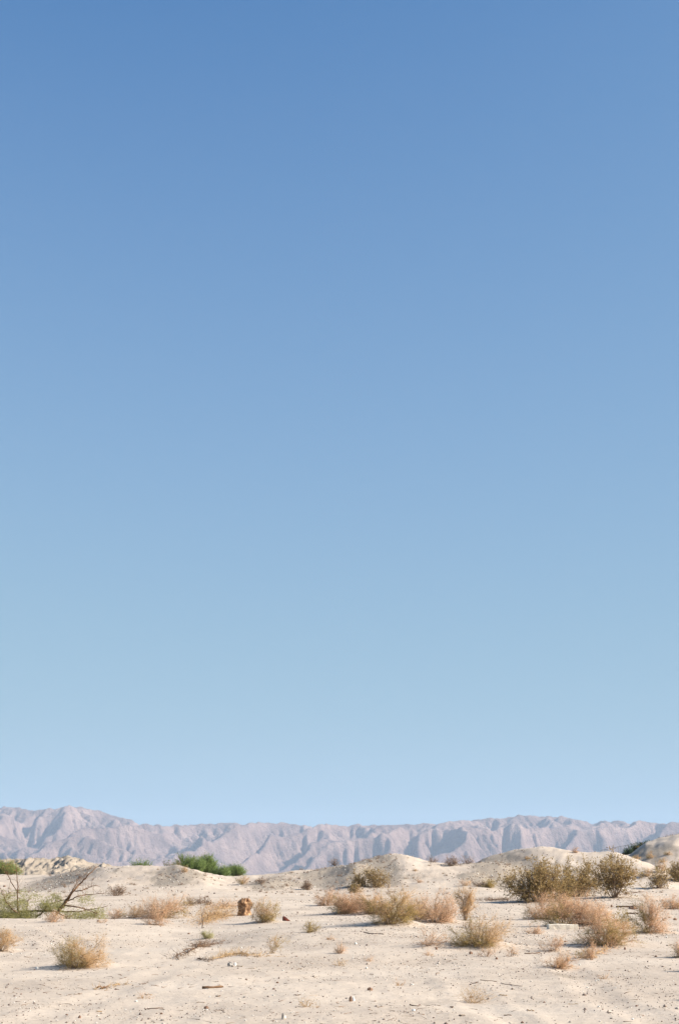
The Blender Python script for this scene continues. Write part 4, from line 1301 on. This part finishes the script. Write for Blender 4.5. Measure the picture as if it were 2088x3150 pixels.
# ------------------------------------------------------------------ fence on the right hill
def fence():
    d0, d1 = 232.0, 262.0
    cols = [(1850, 2616, d1), (1872, 2612, d1 - 3), (1905, 2605, d1 - 7), (1936, 2599, d1 - 11), (1967, 2593, d1 - 15), (1998, 2588, d1 - 18), (2030, 2583, d1 - 21), (2062, 2577, d1 - 24)]
    tops = [np.array([float(tan_of(px)) * d, d, EYE + float(slope_of(py)) * d]) for px, py, d in cols]
    foot = [gh(t[0], t[1]) for t in tops]
    b = np.array([tops[0][0], tops[0][1], foot[0]])
    root = thing('wire_fence', 'thin wire mesh fence climbing the fenced hillside behind green shrubs', 'fence', tuple(b))
    for t, f0 in zip(tops, foot):
        q = np.array([[t[0], t[1], f0 - 0.1], t]) - b
        v, f, tt = tube_geo(q, np.array([.045, .045]), 6)
        link('post', new_mesh('post', v, f), M_STEEL, root)
    for hgt in (0.0, 0.9):
        q = np.array([t - np.array([0, 0, hgt]) for t in tops]) - b
        v, f, tt = tube_geo(q, np.full(len(q), .028 if hgt == 0 else 0.015), 5)
        link('rail', new_mesh('rail', v, f), M_STEEL, root)
    for i in range(len(tops) - 1):
        G = []
        A, Bp = tops[i], tops[i + 1]
        fa, fb = foot[i], foot[i + 1]
        n = 14
        for k in range(-n, n):
            for sg in (1, -1):
                u0, u1 = k / n, (k + n) / n
                c0, c1 = max(0, u0), min(1, u1)
                def P(u, v_):
                    top_ = A + (Bp - A) * u
                    ft = fa + (fb - fa) * u
                    return np.array([top_[0], top_[1], ft + (top_[2] - ft) * v_])
                v0, v1 = (c0 - u0), (c1 - u0)
                if sg < 0:
                    v0, v1 = 1 - v0, 1 - v1
                G.append(tube_geo(np.array([P(c0, v0), P(c1, v1)]) - b, np.array([.007, .007]), 3))
        v, f, t = merge(G)
        link('mesh_panel', new_mesh('mesh_panel', v, f), M_STEEL, root)['kind'] = 'stuff'


fence()


# ------------------------------------------------------------------ gravel and litter
def gravel():
    rs = np.random.RandomState(4)
    oct_v = np.array([[1, 0, 0], [-1, 0, 0], [0, 1, 0], [0, -1, 0], [0, 0, 1], [0, 0, -0.7]], float)
    oct_f = np.array([[0, 2, 4], [2, 1, 4], [1, 3, 4], [3, 0, 4], [2, 0, 5], [1, 2, 5], [3, 1, 5], [0, 3, 5]])
    n = 88000
    y = 14.5 + 62 * rs.uniform(size=n) ** 1.3
    x = rs.uniform(-0.30, 0.30, n) * y
    d = fbm(x * 0.13 + 4, y * 0.075, 4) * 0.8 + 0.5 * fbm(x * 0.6, y * 0.35 + 8, 3) + 0.35 * fbm(x * 2.2, y * 1.3, 2)
    keep = rs.uniform(size=n) < np.clip(0.30 + 0.75 * d, 0.05, 1)
    x, y = x[keep], y[keep]
    # stones and clods on the mounds
    m = 15000
    yy = rs.uniform(84, 128, m); xx = rs.uniform(-0.27, 0.27, m) * yy
    dd = fbm(xx * 0.22 + 4, yy * 0.12, 3)
    near = np.zeros(m)
    for px, dist, rx, ry in GRAVEL_SHADE_PATCHES[:8]:
        near += np.exp(-((xx - tan_of(px) * dist) / rx) ** 2 - ((yy - dist) / ry) ** 2)
    kp = rs.uniform(size=m) < np.clip(0.05 + 0.2 * dd + 1.1 * near, 0.02, 1)
    xx, yy = xx[kp], yy[kp]
    s = np.concatenate([np.exp(rs.normal(math.log(0.0064), 0.45, len(x))) * (0.55 + 0.030 * y), rs.uniform(0.02, 0.075, len(xx))])
    s = np.clip(s, 0.004, 0.075)
    x = np.concatenate([x, xx]); y = np.concatenate([y, yy])
    z = ground(x, y)
    k = len(x)
    v = oct_v[None] * s[:, None, None] * rs.uniform(.6, 1.3, (k, 6, 1)) * np.array([1, 1, .75])
    a = rs.uniform(0, 6.28, k)
    vx = v[..., 0] * np.cos(a)[:, None] - v[..., 1] * np.sin(a)[:, None]; vy = v[..., 0] * np.sin(a)[:, None] + v[..., 1] * np.cos(a)[:, None]
    V = np.stack([vx + x[:, None], vy + y[:, None], v[..., 2] + (z + 0.25 * s)[:, None]], -1).reshape(-1, 3)
    F = (np.arange(k)[:, None, None] * 6 + oct_f[None]).reshape(-1, 3)
    t = np.repeat(np.clip(rs.beta(0.9, 0.9, k), 0, 1), 6)
    o = link('gravel', new_mesh('gravel', V, F, t), M_GRAVEL)
    o['kind'] = 'stuff'; o['label'] = 'loose gravel and clods scattered over the sand'
    # twig litter
    n = 5200
    y = 15 + 60 * rs.uniform(size=n) ** 1.4; x = rs.uniform(-0.28, 0.28, n) * y
    d = fbm(x * 0.2 + 14, y * 0.12, 3)
    kp = rs.uniform(size=n) < np.clip(0.35 + 0.7 * d, 0.03, 1); x, y = x[kp], y[kp]
    P = np.stack([x, y, ground(x, y) + 0.004], 1)
    a = rs.uniform(0, 6.28, len(x))
    D = np.stack([np.cos(a), np.sin(a), rs.uniform(0, .25, len(x))], 1)
    v, f, t = twigs_geo(P, D, rs.uniform(.04, .16, len(x)), rs.uniform(.002, .005, len(x)) , rs.uniform(0, 1, len(x)))
    o = link('twig_litter', new_mesh('twig_litter', v, f, t), M_BARK)
    o['kind'] = 'stuff'; o['label'] = 'fine broken twigs littering the sand'
    # little weeds specking the mounds
    G = []
    n = 2000
    yy = rs.uniform(80, 125, n); xx = rs.uniform(-0.27, 0.27, n) * yy
    near = np.zeros(n)
    for px, dist, rx, ry in GRAVEL_SHADE_PATCHES[:8]:
        near += np.exp(-((xx - tan_of(px) * dist) / (rx * 1.2)) ** 2 - ((yy - dist) / (ry * 1.2)) ** 2)
    kp = rs.uniform(size=n) < np.clip(0.05 + 0.12 * fbm(xx * .2, yy * .2, 2) + 0.55 * near, 0, 1)
    for x0, y0 in zip(xx[kp], yy[kp]):
        m = 26; s = rs.uniform(.08, .26)
        P = np.array([x0, y0, gh(x0, y0)]) + rs.normal(size=(m, 3)) * np.array([.3, .3, 0]) * s
        G.append(twigs_geo(P, rs.normal(size=(m, 3)) * .6 + np.array([0, 0, 1]), s * rs.uniform(.5, 1.2, m), np.full(m, 0.007), np.clip(rs.normal(.5, .25, m), 0, 1)))
    v, f, t = merge(G)
    o = link('dry_weeds', new_mesh('dry_weeds', v, f, t), M_BROWN)
    o['kind'] = 'stuff'; o['label'] = 'tiny dry weeds specking the mounds'


gravel()
